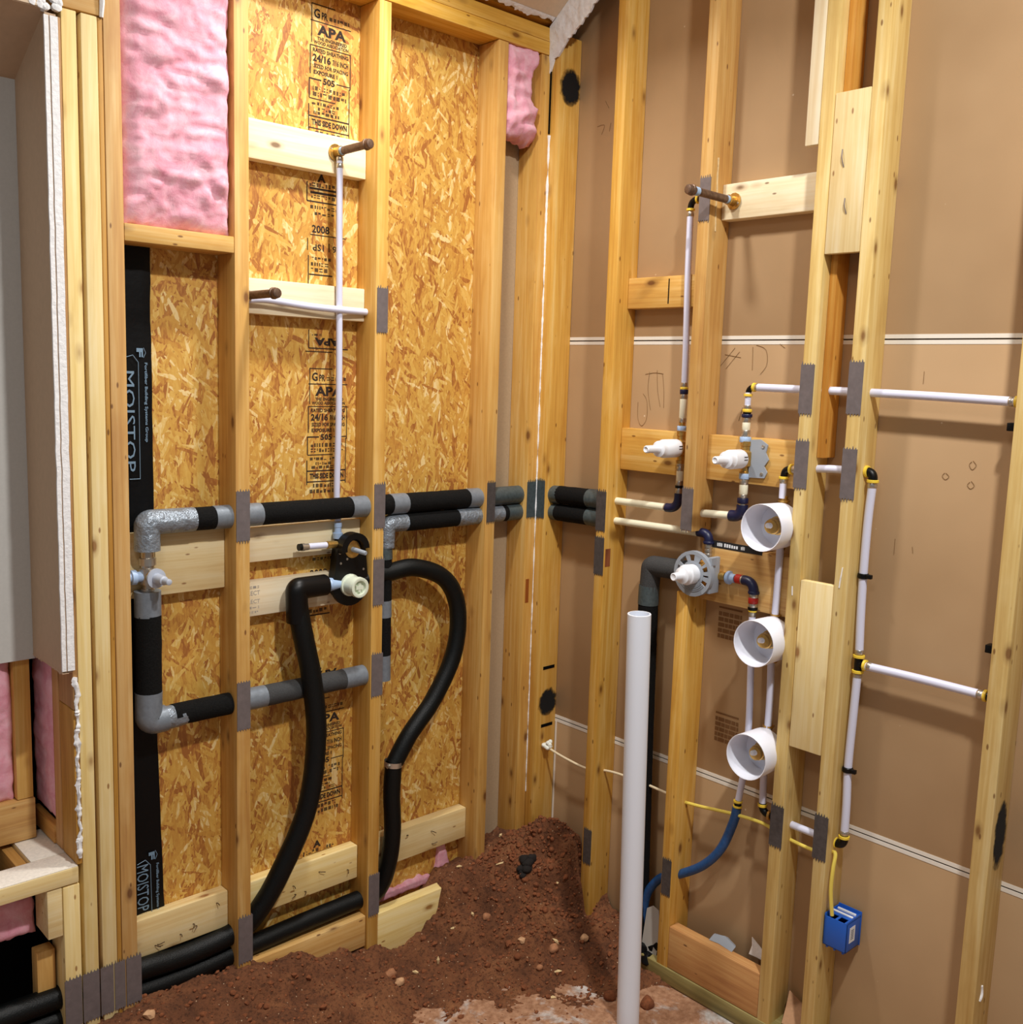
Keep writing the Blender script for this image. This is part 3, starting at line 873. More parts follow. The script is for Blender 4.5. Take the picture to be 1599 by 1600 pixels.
# ================================================================== GRADE STAMPS ON THE STRAND BOARD
def bars(b, u0, u1, z0, z1, d, mapf=PL, n=7):
    u = u0
    while u < u1 - .1:
        w = random.uniform(.12, .5)
        for k in range(3):
            if random.random() < .8:
                rect(b, mapf, u, min(u + w * .9, u1), z0 + (z1 - z0) * k / 3, z0 + (z1 - z0) * (k + .75) / 3, d)
        u += w + random.uniform(.06, .16)
DS = 3.485
for off in (0, -36, -72):
    sb = B()
    def T(s, u0, u1, z0, z1, rot=0, bold=.035):
        put_text(sb, s, PL, u0, u1, z0 + off, z1 + off, DS, rot, bold)
    def HL(z, u0=-30.4, u1=-25.6, w=.1):
        rect(sb, PL, u0, u1, z + off - w / 2, z + off + w / 2, DS)
    def VL(u, z0, z1, w=.1):
        rect(sb, PL, u - w / 2, u + w / 2, z0 + off, z1 + off, DS)
    HL(79.6, -30.3, -27.5); VL(-30.25, 75.9, 79.6)
    T('G', -30.0, -29.3, 78.3, 79.2, 0, .03); T('PR', -29.1, -28.4, 78.3, 79.0, 0, .03); bars(sb, -28.2, -25.8, 78.4 + off, 78.75 + off, DS)
    HL(78.0)
    T('APA', -29.6, -26.2, 76.75, 77.75, 0, .04)
    T('THE ENGINEERED', -29.6, -26.1, 76.25, 76.6); T('WOOD ASSOCIATION', -30.0, -25.9, 75.85, 76.18)
    HL(75.65); VL(-30.4, 72.9, 75.65, .12); VL(-25.65, 72.2, 75.65)
    T('RATED SHEATHING', -30.1, -25.9, 75.05, 75.45); T('24/16', -30.1, -28.0, 74.15, 74.9, 0, .04); T('7/16 INCH', -27.8, -25.9, 74.2, 74.75)
    T('SIZED FOR SPACING', -30.0, -25.9, 73.55, 73.95, 0, .03); T('EXPOSURE 1', -30.0, -27.2, 72.95, 73.35, 0, .04)
    HL(72.45, -30.5, -29.1, .14); T('505', -28.9, -27.5, 72.1, 72.75, 0, .04); HL(72.45, -27.3, -25.7)
    VL(-30.5, 70.6, 72.5, .12); VL(-25.75, 67.4, 72.3)
    bars(sb, -30.1, -26.1, 71.4 + off, 71.8 + off, DS); bars(sb, -30.1, -26.1, 70.85 + off, 71.25 + off, DS)
    HL(70.55, -30.5, -27.4)
    VL(-30.55, 67.4, 70.0, .12)
    bars(sb, -30.2, -27, 70.0 + off, 70.3 + off, DS); bars(sb, -29.5, -27.4, 69.5 + off, 69.8 + off, DS); bars(sb, -30.0, -26.8, 69.1 + off, 69.4 + off, DS)
    HL(68.85, -30.5, -25.8, .14)
    T('THIS SIDE DOWN', -30.2, -26.0, 68.0, 68.6, 0, .05)
    HL(67.7, -30.5, -25.8, .12)
    bars(sb, -29.8, -26.6, 67.1 + off, 67.5 + off, DS); bars(sb, -30.2, -26.2, 66.5 + off, 66.9 + off, DS)
    T('A', -29.5, -28.5, 62.5, 63.3, 0, .05); bars(sb, -30.4, -26.8, 62.0 + off, 62.4 + off, DS); HL(61.8, -30.4, -27, .2); HL(61.4, -30.3, -26.6, .22)
    bars(sb, -30.2, -27, 60.85 + off, 61.2 + off, DS); HL(60.5, -30.7, -26.8, .14); VL(-30.7, 60.5, 62.4, .12)
    bars(sb, -30.3, -27, 59.8 + off, 60.15 + off, DS); bars(sb, -29.8, -27.4, 59.2 + off, 59.5 + off, DS)
    T('2008', -30.1, -28.0, 57.4, 58.2, 0, .03); T('1', -27.2, -27.0, 57.4, 58.1); HL(57.2, -30.3, -26.0)
    T('26 | 1SP', -30.0, -26.6, 55.6, 56.5, 180, .02); VL(-30.6, 55.6, 56.8)
    VL(-30.5, 51, 55.1, .12); bars(sb, -30.1, -27.8, 54.7 + off, 55.0 + off, DS); bars(sb, -30.2, -27.9, 54.1 + off, 54.45 + off, DS); bars(sb, -30.2, -28, 53.5 + off, 53.9 + off, DS); HL(53.2, -30.4, -27.6, .14)
    T('APA', -29.7, -26.6, 46.0, 46.8, 180, .05); HL(45.7, -30.4, -25.6, .12); VL(-30.4, 45.7, 47.6); HL(45.35, -30.8, -27.5)
    bars(sb, -30, -28.6, 47.0 + off, 47.2 + off, DS)
    sb2 = B()
    keep = [f for f in sb.f if all(sb.v[i].z > -12 for i in f)]
    sb.f = keep
    used = sorted({i for f in keep for i in f})
    mp = {k: i for i, k in enumerate(used)}
    sb2.v = [sb.v[i] for i in used]
    sb2.f = [tuple(mp[i] for i in f) for f in keep]
    obj('grade_stamp', sb2, 'ink', WL, sm=False, fix=False)['label'] = 'black printed grade stamp'
# faint print on the white block
sb = B()
bars(sb, -38.5, -36.7, 21.3, 21.55, 2.28)
put_text(sb, 'SELECT', PL, -38.6, -36.7, 20.6, 21.05, 2.28, 0, .0)
put_text(sb, 'SELECT', PL, -38.6, -36.7, 19.75, 20.15, 2.28, 0, .0)
bars(sb, -38.5, -36.8, 19.2, 19.45, 2.28); bars(sb, -38.5, -36.8, 18.75, 18.95, 2.28)
obj('faint_print', sb, plain('faint_grey_ink', 'a59f98', .8), LB4, sm=False, fix=False)

# ================================================================== PIPES
def seg(parent, name, pts, r, mat, n=18, wob=0.0, hollow=False):
    P = [Vector(p) for p in pts]
    out = []
    for a, c in zip(P[:-1], P[1:]):
        k = max(1, int((c - a).length / .45))
        out += [a.lerp(c, i / k) for i in range(k)]
    out.append(P[-1])
    return obj(name, B().tube(out, r, n, wob=wob), mat, parent, ang=50)

def arc(c0, c1, c2, rad, n=8):
    """rounded corner path c0-c1-c2"""
    c0, c1, c2 = Vector(c0), Vector(c1), Vector(c2)
    a = (c0 - c1).normalized() * rad + c1
    b = (c2 - c1).normalized() * rad + c1
    out = [c0]
    for i in range(n + 1):
        t = i / n
        out.append(a * (1 - t) ** 2 + c1 * 2 * t * (1 - t) + b * t * t)
    out.append(c2)
    return out

Y1 = 1.45
def runx(parent, z, y, r, parts):
    for x0, x1, mat in parts:
        nm = 'foam_sleeve' if mat.startswith('foam') else 'duct_tape'
        seg(parent, nm, [(x0, y, z), (x1, y, z)], r * (1.03 if nm == 'duct_tape' else 1), mat, wob=.035 if nm == 'foam_sleeve' else .02)

UP = empty('insulated_pipe', (-30, Y1, 28), 'upper black foam-wrapped pipe with silver tape bands across the left wall', 'pipe', 'insulated pipes')
ZU = 29.0
obj('tape_elbow', B().tube(arc((-48.7, Y1, 26.4), (-48.7, Y1, ZU), (-44.2, Y1, ZU), .45), 1.18, 20, wob=.05), 'tape_crinkle', UP, ang=50)
runx(UP, ZU, Y1, 1.12, [(-44.3, -42.2, 'foam'), (-42.2, -40.4, 'tape'), (-39.2, -37.2, 'tape'), (-37.2, -26.6, 'foam'), (-26.6, -24.4, 'tape'), (-23.2, -21.3, 'foam'), (-21.3, -19.2, 'tape'), (-19.2, -10.2, 'foam'), (-10.2, -6.9, 'tape')])
obj('tape_wrap', B().tube(arc((-7.2, Y1, ZU), (1.6, 1.6, ZU), (1.7, -2.6, 29.2), 1.2), 1.12, 20, wob=.02), 'tape_dark', UP, ang=50)
seg(UP, 'foam_sleeve', [(1.7, -2.5, 29.2), (1.75, -7.4, 29.3)], 1.12, 'foam', wob=.03)
seg(UP, 'duct_tape', [(1.75, -7.4, 29.3), (1.75, -10.3, 29.4)], 1.14, 'tape_dark')

LO = empty('insulated_pipe', (-15, Y1, 26), 'lower black foam-wrapped pipe close under the upper one near the corner', 'pipe', 'insulated pipes')
ZL = 26.85
obj('tape_elbow', B().tube(arc((-21.6, 1.6, 24.2), (-21.6, 1.5, ZL), (-19, Y1, ZL), .7), 1.0, 18, wob=.06), 'tape_crinkle', LO, ang=50)
runx(LO, ZL, Y1 - .1, 1.02, [(-19.1, -11.8, 'foam'), (-11.8, -9.2, 'tape_crinkle')])
runx(LO, ZL, Y1, 1.0, [(-9.2, -4.6, 'tape_crinkle'), (-4.6, -3.9, 'foam')])
obj('tape_wrap', B().tube(arc((-3.9, Y1, ZL), (1.6, 1.6, ZL), (1.7, -2.4, 27), 1.2), 1.02, 20, wob=.02), 'tape_dark', LO, ang=50)
seg(LO, 'foam_sleeve', [(1.7, -2.3, 27.0), (1.75, -7.4, 27.1)], 1.05, 'foam', wob=.03)
seg(LO, 'duct_tape', [(1.75, -7.4, 27.1), (1.75, -10.3, 27.1)], 1.08, 'tape_dark')

SP = empty('insulated_pipe', (-36, Y1, 9), 'foam-wrapped pipe from the small valve down and across to the right', 'pipe', 'insulated pipes')
seg(SP, 'duct_tape', [(-48.75, Y1, 22.6), (-48.75, Y1, 20.2)], 1.22, 'tape')
seg(SP, 'foam_sleeve', [(-48.75, Y1, 20.3), (-48.8, Y1, 12.4)], 1.22, 'foam', wob=.03)
obj('tape_elbow', B().tube(arc((-48.8, Y1, 12.9), (-48.85, Y1, 9.95), (-47.2, Y1, 10.0), .8), 1.25, 20, wob=.03), 'tape', SP, ang=50)
obj('tape_elbow', B().tube(arc((-48.0, Y1, 10), (-46, Y1, 10.0), (-44.2, Y1 - .05, 10.2), .4), [1.15] * 1 + [1.12] * 9 + [.95], 18, wob=.07), 'tape_crinkle', SP, ang=50)
runx(SP, 10.1, Y1, 1.1, [(-46.5, -40.6, 'foam'), (-39.2, -36.7, 'tape'), (-36.7, -27.2, 'foam_grey'), (-27.2, -24.5, 'tape')])
DP = empty('insulated_pipe', (-21.7, 1.7, 10), 'short upright foam-wrapped pipe right of the mixing valve stud', 'pipe', 'insulated pipes')
for z0, z1, mt in ((24.4, 22.9, 'tape_dark'), (22.9, 18.2, 'foam'), (18.2, 16.3, 'tape'), (16.3, 11.9, 'foam'), (11.9, 9.0, 'tape')):
    seg(DP, 'foam_sleeve' if mt == 'foam' else 'duct_tape', [(-21.75, 1.6, z0), (-21.7, 1.6, z1)], .86 if mt == 'foam' else .89, mt)

def hose(name, path, r, mat, label, group=None, n=16, wob=.03):
    b = B().tube(smooth(path, 8), r, n, wob=wob)
    return tag(obj(name, b, mat, ang=60), label, 'hose', group)
H1 = hose('black_hose', [(-33.45, .6, 20.3), (-33.25, .5, 18.5), (-32.85, .25, 16), (-32.0, 0, 11.5), (-31.55, -.3, 5.2), (-32.5, -.2, -2.4), (-35.2, .5, -9.0), (-37.7, 1.3, -13.3), (-39.8, 1.7, -14.7), (-44.8, 1.75, -15.2), (-50, 1.75, -14.9), (-54, 1.8, -14.8), (-58.4, 2, -14.7), (-64, 2, -14.6)], 1.08, 'hose', 'long black hose curving down from the mixing valve to the left', 'black hoses')
obj('foam_elbow', B().tube(arc((-29.9, .9, 21.0), (-33.5, .6, 21.1), (-33.35, .55, 17.6), .5), 1.14, 18, wob=.06), 'black_plastic', H1, ang=60)
H2 = hose('black_hose', [(-22.8, 1.6, 21.2), (-21.3, 1.45, 21.3), (-17.9, 1.0, 21.6), (-13.9, .5, 19.9), (-12.0, .3, 16.2), (-12.5, .2, 10.9), (-15.3, .2, 6.0), (-18.9, .2, 2.2), (-20.9, .3, -.8)], 1.02, 'hose', 'black hose looping from the stud out and down to the steel clamp', 'black hoses')
H3 = hose('black_hose', [(-20.95, .3, -.6), (-21.05, .4, -4.3), (-20.8, .5, -9.0), (-21.1, 1, -13.6), (-22.2, 1.6, -16.4), (-25, 1.75, -16.6), (-31.4, 1.75, -16.7), (-37.6, 1.75, -16.95), (-45, 1.75, -17.3), (-52, 1.75, -17.1), (-58, 2.0, -16.9), (-64, 2, -16.8)], 1.0, 'hose', 'black hose from the clamp down and along the floor to the left', 'black hoses')
HC = empty('hose_clamp', (-20.9, .3, -.9), 'shiny steel clamp joining two black hoses', 'clamp')
obj('clamp_band', B().tube([(-20.93, .3, -.35), (-20.96, .32, -.95)], 1.08, 20, cap=False), 'chrome', HC)
obj('clamp_screw', B().lathe((-22.2, -.2, -.65), (1, .2, 0), [(0, .22), (.5, .22), (.52, .14), (1.0, .14)], 10), 'chrome', HC)

# PEX riser left wall
def pex(name, path, r, label, mat='pex', group='white plastic tubes', n=14, sm_n=6):
    return tag(obj(name, B().tube(smooth(path, sm_n), r, n), mat, ang=60), label, 'tube', group)

def ring(parent, p, d, r, l, mat, name='crimp_ring'):
    return obj(name, B().lathe(p, d, [(0, r * .9), (l * .12, r), (l * .88, r), (l, r * .9)], 16), mat, parent, ang=40)

PX1 = pex('pex_tube', [(-28.15, 1.45, 64.6), (-28.1, 1.5, 58), (-27.95, 1.6, 50), (-27.7, 1.9, 40), (-27.5, 2.45, 31), (-27.5, 2.3, 29), (-27.8, 1.75, 27.6)], .34, 'long upright white tube on the left wall between brass fitting and mixing valve')
ring(PX1, (-28.15, 1.45, 63.8), (0, 0, 1), .38, .45, 'chrome')
ring(PX1, (-28.15, 1.45, 64.5), (0, 0, 1), .38, .4, 'chrome')

def stub(name, ear, d, mat_label, label, length):
    """brass ear fitting with a brown capped nipple pointing along d"""
    e = empty(name, ear, label, 'pipe stub', 'brown capped pipe stubs')
    ear = Vector(ear)
    d = Vector(d).normalized()
    obj('brass_ear', B().lathe(ear - d * .45, d, [(0, .85), (.16, .85), (.18, .5), (.7, .46), (.8, .52), (1.0, .52)], 14), 'brass', e)
    side = d.cross(Vector((0, 0, 1)))
    for sgn in (-1, 1):
        obj('screw', B().lathe(ear - d * .32 + side * sgn * .62 + Vector((0, 0, .28 * sgn)), d, [(0, .13), (.08, .13), (.1, .05)], 8), 'chrome', e)
    obj('thread_tape', B().lathe(ear + d * .5, d, [(0, .42), (.35, .42)], 14), 'thread_tape', e)
    obj('nipple', B().lathe(ear + d * .8, d, [(0, .40), (length - 1.5, .40)], 16), 'bronze', e)
    obj('cap', B().lathe(ear + d * (length - .75), d, [(0, .45), (.05, .56), (.25, .56), (.28, .5), (.6, .5), (.75, .44), (.8, .3)], 14), 'bronze', e)
    return e
S1 = stub('pipe_stub', (-28.25, 1.6, 65.4), (0.12, -1, .05), '', 'capped brown pipe stub sticking out of the upper pale block on the left wall', 4.9)
obj('brass_neck', B().lathe((-28.15, 1.45, 65.0), (0, 0, 1), [(0, .34), (.6, .36)], 12), 'brass', S1)
S2 = stub('pipe_stub', (-38.7, 1.5, 50.3), (0.1, -1, .02), '', 'capped brown pipe stub half hidden by a stud, over the second pale block', 5.3)
PX2 = pex('pex_tube', [(-38.6, 1.55, 49.9), (-36.5, 1.4, 50.1), (-32, 1.4, 49.8), (-28, 1.35, 49.7), (-24.4, 1.75, 49.7)], .36, 'horizontal white tube lying along the second pale block')
PX3 = pex('pex_tube', [(-22.5, 1.9, 49.2), (-22.4, 1.9, 48.2), (-22.4, 1.9, 44.6)], .3, 'short white tube peeking out right of the mixing valve stud high up')
ring(PX3, (-22.5, 1.9, 48.6), (0, 0, 1), .38, .5, 'yellow', 'yellow_ring')
obj('elbow', B().lathe((-23.1, 1.9, 49.5), (1, 0, 0), [(0, .3), (.9, .3)], 10), 'black_plastic', PX3)

# small valve at left
VL_ = empty('shutoff_valve', (-48.5, 1.4, 22.6), 'small brass valve with a grey stem between the silver tape sleeves', 'valve')
obj('valve_body', B().lathe((-48.7, Y1, 22.5), (0, 0, 1), [(0, .62), (.3, .62), (.32, .5), (.7, .5), (.75, .72), (2.2, .78), (2.3, .6), (2.5, .62), (2.55, .78), (3.2, .78), (3.25, .6), (3.9, .6)], 16), 'chrome', VL_)
obj('valve_side', B().lathe((-49.6, Y1, 24.0), (-1, 0, 0), [(-.8, .5), (.2, .5), (.25, .7), (.7, .7), (.75, .45), (1.3, .45)], 12), 'lightblue', VL_)
obj('brass_collar', B().lathe((-48.65, Y1 - .4, 24.0), (.1, -1, 0), [(0, .55), (.5, .6), (.6, .5)], 14), 'brass', VL_)
obj('valve_stem', B().lathe((-48.6, Y1 - .9, 24.0), (.1, -1, 0), [(0, .55), (.5, .6), (.52, .92), (.72, .92), (.76, .5), (1.3, .46), (2.0, .42), (2.1, .3), (2.9, .28), (2.95, .2)], 18), 'valve_handle_grey', VL_)

# black mixing valve on the left wall
MV = empty('mixing_valve', (-26.8, 1.2, 18.6), 'black plate mixing valve with a round off-white cartridge on the left wall', 'valve')
def stadium(c0, r0, c1, r1, n=14):
    out = []
    for i in range(n + 1):
        a = math.pi * i / n
        out.append((c0[0] + r0 * math.cos(a), c0[1] + r0 * math.sin(a)))
    for i in range(n + 1):
        a = math.pi + math.pi * i / n
        out.append((c1[0] + r1 * math.cos(a), c1[1] + r1 * math.sin(a)))
    return out
pl = stadium((-26.75, 24.7), 1.75, (-26.85, 20.7), 2.25)
obj('valve_plate', B().prism(pl, PL, .55, 1.0), 'black_plastic', MV)
obj('valve_body', B().prism(stadium((-26.75, 24.6), 1.4, (-26.85, 20.7), 1.8), PL, 1.0, 2.25), 'black_plastic', MV)
obj('raised_hood', B().prism([(-26.75 + 1.75 * math.cos(math.radians(t)), 24.7 + 1.75 * math.sin(math.radians(t))) for t in range(0, 200, 12)] + [(-26.75 + 1.05 * math.cos(math.radians(t)), 24.7 + 1.05 * math.sin(math.radians(t))) for t in range(192, -1, -12)], PL, -.2, .56), 'black_plastic', MV)
obj('brass_seat', B().lathe((-26.7, .56, 24.6), (0, -1, 0), [(0, .95), (.12, .95), (.15, .6), (.1, .5)], 18), 'brass', MV)
obj('stem_rod', B().lathe((-26.7, .6, 24.6), (.2, -1, -.1), [(0, .28), (2.0, .24), (2.05, .2)], 12), 'disc_grey', MV)
obj('cartridge', B().lathe((-27.0, .6, 20.75), (.03, -1, .0), [(0, 1.2), (.3, 1.2), (.35, 1.05), (1.5, 1.05), (1.55, 1.12), (2.0, 1.08), (2.03, .98), (1.98, .75), (1.6, .7), (1.6, 0)], 24), 'greenish', MV)
obj('cartridge_spline', B().box((-27.4, -1.3, 20.55), (-26.5, -.9, 20.95)).box((-27.1, -1.28, 20.3), (-26.8, -.9, 21.2)), 'greenish', MV, sm=False)
for p in ((-28.2, .5, 23.2), (-27.4, .5, 23.6), (-25.3, .5, 22.3), (-28.3, .5, 24.3)):
    obj('screw', B().lathe(p, (0, -1, 0), [(0, .14), (.08, .12), (.1, .04)], 8), 'chrome', MV)
obj('side_port', B().lathe((-25.2, 1.3, 20.9), (1, -.2, .05), [(0, .8), (.9, .8), (.95, .72), (1.05, .5)], 14), 'black_plastic', MV)
obj('test_stub', B().lathe((-28.3, 1.1, 25.2), (-1, 0, 0.02), [(0, .35), (.5, .42), (1.2, .42), (1.3, .3)], 12), 'brass', MV)
obj('stub_tube', B().lathe((-29.6, 1.1, 25.22), (-1, 0, .02), [(0, .33), (2.2, .33)], 12), 'pex', MV)
obj('stub_end', B().lathe((-31.8, 1.1, 25.25), (-1, 0, .02), [(0, .36), (.45, .36), (.5, .42), (.8, .42)], 12), 'chrome', MV)
obj('stub_plug', B().lathe((-32.55, 1.1, 25.27), (-1, 0, .02), [(0, .37), (.4, .37)], 12), 'black_plastic', MV)
obj('inlet_collar', B().lathe((-27.8, 1.7, 25.7), (0, 0, 1), [(0, .5), (.6, .55), (.65, .4), (1.2, .36), (1.25, .42), (1.7, .42)], 12), 'lightblue', MV)
obj('outlet_collar', B().lathe((-28.6, 1.0, 20.95), (-1, -.05, 0.02), [(-.6, .6), (.6, .72), (.75, .6), (1.4, .6)], 14), 'lightblue', MV)
obj('test_pin', B().lathe((-25.4, .9, 25.1), (1, 0, 0), [(0, .25), (1.3, .25), (1.35, .1)], 8), 'valve_handle_grey', MV)

# ------------------------------------------------------------------ RIGHT WALL
PC1 = pex('pex_tube', [(1.75, -9.0, 29.45), (1.75, -14, 29.5), (1.75, -19.0, 29.55)], .42, 'upper cream tube from the corner sleeves to the left valve elbow', 'pex_cream', 'cream tubes')
PC2 = pex('pex_tube', [(1.75, -9.0, 27.1), (1.75, -16, 27.2), (1.75, -24.0, 27.35)], .42, 'lower cream tube from the corner sleeves to the grey disc valve', 'pex_cream', 'cream tubes')
PC3 = pex('pex_tube', [(1.75, -23.0, 29.45), (1.75, -25.5, 29.6), (1.75, -27.9, 29.7)], .42, 'short cream tube right of the stud leading to the right valve elbow', 'pex_cream', 'cream tubes')

def elbow(parent, p0, p1, p2, r, mat, rings=(), name='elbow'):
    obj(name, B().tube(arc(p0, p1, p2, min((Vector(p0) - Vector(p1)).length, (Vector(p2) - Vector(p1)).length) * .85), r, 14), mat, parent, ang=60)

# left valve (v1) stack
def stem_valve(name, y, zc, label, tip_x, ear=False):
    e = empty(name, (1.6, y, zc - 2), label, 'valve', 'white stem valves on the right wall')
    obj('valve_body', B().lathe((1.75, y, zc - 1.7), (0, 0, 1), [(0, .5), (.35, .55), (.4, .42), (.8, .42), (1.0, .72), (2.4, .72), (2.6, .5), (3.0, .5), (3.05, .58), (3.5, .58)], 16), 'brass', e)
    obj('bonnet', B().lathe((1.3, y, zc), (-1, .02, 0.0), [(0, .7), (.5, .75), (.6, .6)], 16), 'brass', e)
    L = 1.3 - tip_x
    obj('stem_cover', B().lathe((.9, y, zc), (-1, 0.0, 0.0), [(0, .95), (.15, 1.0), (L * .42, 1.0), (L * .44, .92), (L * .5, .88), (L * .56, .86), (L * .58, .52), (L * .66, .42), (L * .93, .40), (L * .95, .3), (L * .93, .2)], 22), 'white_plastic', e)
    pt = B()
    for k in range(2):
        a = math.radians(250 + k * 16)
        pt.box((.1, y - 1.03, zc + .25 - k * .3), (.7, y - 1.0, zc + .33 - k * .3))
    obj('print', pt, 'ink', e, sm=False)
    return e
V1 = stem_valve('stem_valve', -20.6, 36.3, 'left white-stemmed valve on the plywood block, beside the stud', -4.2)
V2 = stem_valve('stem_valve', -28.9, 35.8, 'right white-stemmed valve with a steel bracket on the plywood block', -3.4)
obj('bracket', B().prism([(-29.4, 33.9), (-31.3, 34.0), (-31.6, 34.6), (-31.2, 35.2), (-31.7, 35.9), (-31.3, 36.6), (-31.5, 37.4), (-30.6, 37.9), (-29.4, 37.8)], PR, 1.7, 1.85), 'disc_grey', V2, sm=False)
for z in (34.4, 37.2):
    obj('screw', B().lathe((1.7, -31.0, z), (-1, 0, 0), [(0, .2), (.1, .16), (.12, .05)], 8), 'chrome', V2)

def stackz(e, x, y, z, items):
    """items: (name, length, radius, mat) stacked downwards from z"""
    for nm, l, r, mt in items:
        obj(nm, B().lathe((x, y, z), (0, 0, -1), [(0, r * .94), (min(.05, l * .2), r), (l - min(.05, l * .2), r), (l, r * .94)], 14), mt, e, ang=40)
        z -= l
# above v1
stackz(V1, 1.75, -20.55, 43.4, [('crimp_ring', .5, .38, 'chrome'), ('yellow_ring', .25, .45, 'yellow'), ('collar', .5, .46, 'navy'), ('crimp_ring', .5, .42, 'chrome'), ('coupling_tube', 2.1, .40, 'pex_cream'), ('crimp_ring', .45, .42, 'chrome'), ('coupling', .4, .36, 'brass'), ('union_collar', .5, .55, 'lightblue')])
stackz(V1, 1.75, -20.6, 34.7, [('coupling', .4, .45, 'chrome'), ('crimp_ring', .5, .42, 'chrome'), ('coupling_tube', 1.1, .40, 'pex_cream'), ('crimp_ring', .5, .43, 'chrome'), ('collar', .3, .46, 'black_plastic'), ('crimp_ring', .7, .40, 'chrome')])
elbow(V1, (1.75, -20.6, 31.3), (1.75, -20.6, 29.55), (1.75, -19.0, 29.55), .5, 'navy')
ring(V1, (1.75, -19.2, 29.55), (0, 1, 0), .47, .4, 'chrome')
# around v2
stackz(V2, 1.75, -28.75, 41.3, [('crimp_ring', .4, .38, 'chrome'), ('yellow_ring', .3, .5, 'yellow'), ('collar', .2, .42, 'black_plastic'), ('collar', .35, .56, 'navy'), ('crimp_ring', .5, .44, 'chrome'), ('coupling_tube', .8, .42, 'pex_cream'), ('crimp_ring', .7, .45, 'chrome'), ('union_collar', .55, .6, 'lightblue')])
stackz(V2, 1.75, -28.9, 34.3, [('union_collar', .6, .55, 'lightblue'), ('crimp_ring', .6, .46, 'chrome'), ('coupling_tube', 1.0, .46, 'pex_cream'), ('crimp_ring', .4, .45, 'chrome'), ('collar', .55, .58, 'navy'), ('crimp_ring', 1.3, .42, 'chrome')])
elbow(V2, (1.75, -28.9, 31.0), (1.75, -28.9, 29.75), (1.75, -27.5, 29.7), .6, 'navy')
ring(V2, (1.75, -27.8, 29.7), (0, 1, 0), .47, .4, 'chrome')

# riser to the right capped stub
PX4 = pex('pex_tube', [(1.75, -20.1, 61.4), (1.75, -20.2, 55), (1.75, -20.45, 48), (1.75, -20.55, 43.2)], .36, 'upright white tube on the right wall left of the brown capped stub')
elbow(PX4, (1.75, -20.1, 61.6), (1.75, -20.1, 62.6), (1.75, -21.3, 62.6), .34, 'black_plastic')
ring(PX4, (1.75, -20.1, 61.5), (0, 0, 1), .46, .25, 'yellow', 'yellow_ring')
ring(PX4, (1.75, -20.9, 62.6), (0, -1, 0), .46, .25, 'yellow', 'yellow_ring')
ring(PX4, (1.75, -20.1, 60.9), (0, 0, 1), .4, .5, 'chrome')
S3 = stub('pipe_stub', (1.55, -25.4, 62.0), (-1, .12, .05), '', 'capped brown pipe stub reaching left past the stud at upper right', 6.4)
obj('blue_band', B().lathe(Vector((1.55, -25.4, 62.0)) + Vector((-1, .12, .05)).normalized() * 4.9, (-1, .12, .05), [(0, .43), (.5, .43)], 14), 'thread_tape', S3)

# upper cross tube v2 -> right
PX5 = pex('pex_tube', [(1.75, -28.75, 42.6), (1.75, -28.75, 41.3)], .32, 'short white tube above the right white-stemmed valve', sm_n=2)
elbow(PX5, (1.75, -28.75, 42.3), (1.75, -28.75, 43.15), (1.75, -29.8, 43.15), .3, 'black_plastic')
ring(PX5, (1.75, -28.75, 42.2), (0, 0, 1), .46, .26, 'yellow', 'yellow_ring')
ring(PX5, (1.75, -29.3, 43.15), (0, -1, 0), .46, .28, 'yellow', 'yellow_ring')
ring(PX5, (1.75, -29.6, 43.15), (0, -1, 0), .38, .5, 'chrome')
PX6 = pex('pex_tube', [(1.75, -29.9, 43.15), (1.75, -40, 43.05), (1.75, -48, 42.9), (1.75, -55.0, 42.7)], .40, 'upper horizontal white tube running right to the last stud')
ring(PX6, (1.75, -54.5, 42.7), (0, -1, 0), .42, .45, 'chrome')
ring(PX6, (1.75, -55.0, 42.7), (0, -1, 0), .5, .28, 'yellow', 'yellow_ring')
obj('elbow', B().lathe((1.75, -55.1, 42.7), (0, -1, 0), [(0, .42), (.7, .45)], 12), 'black_plastic', PX6)

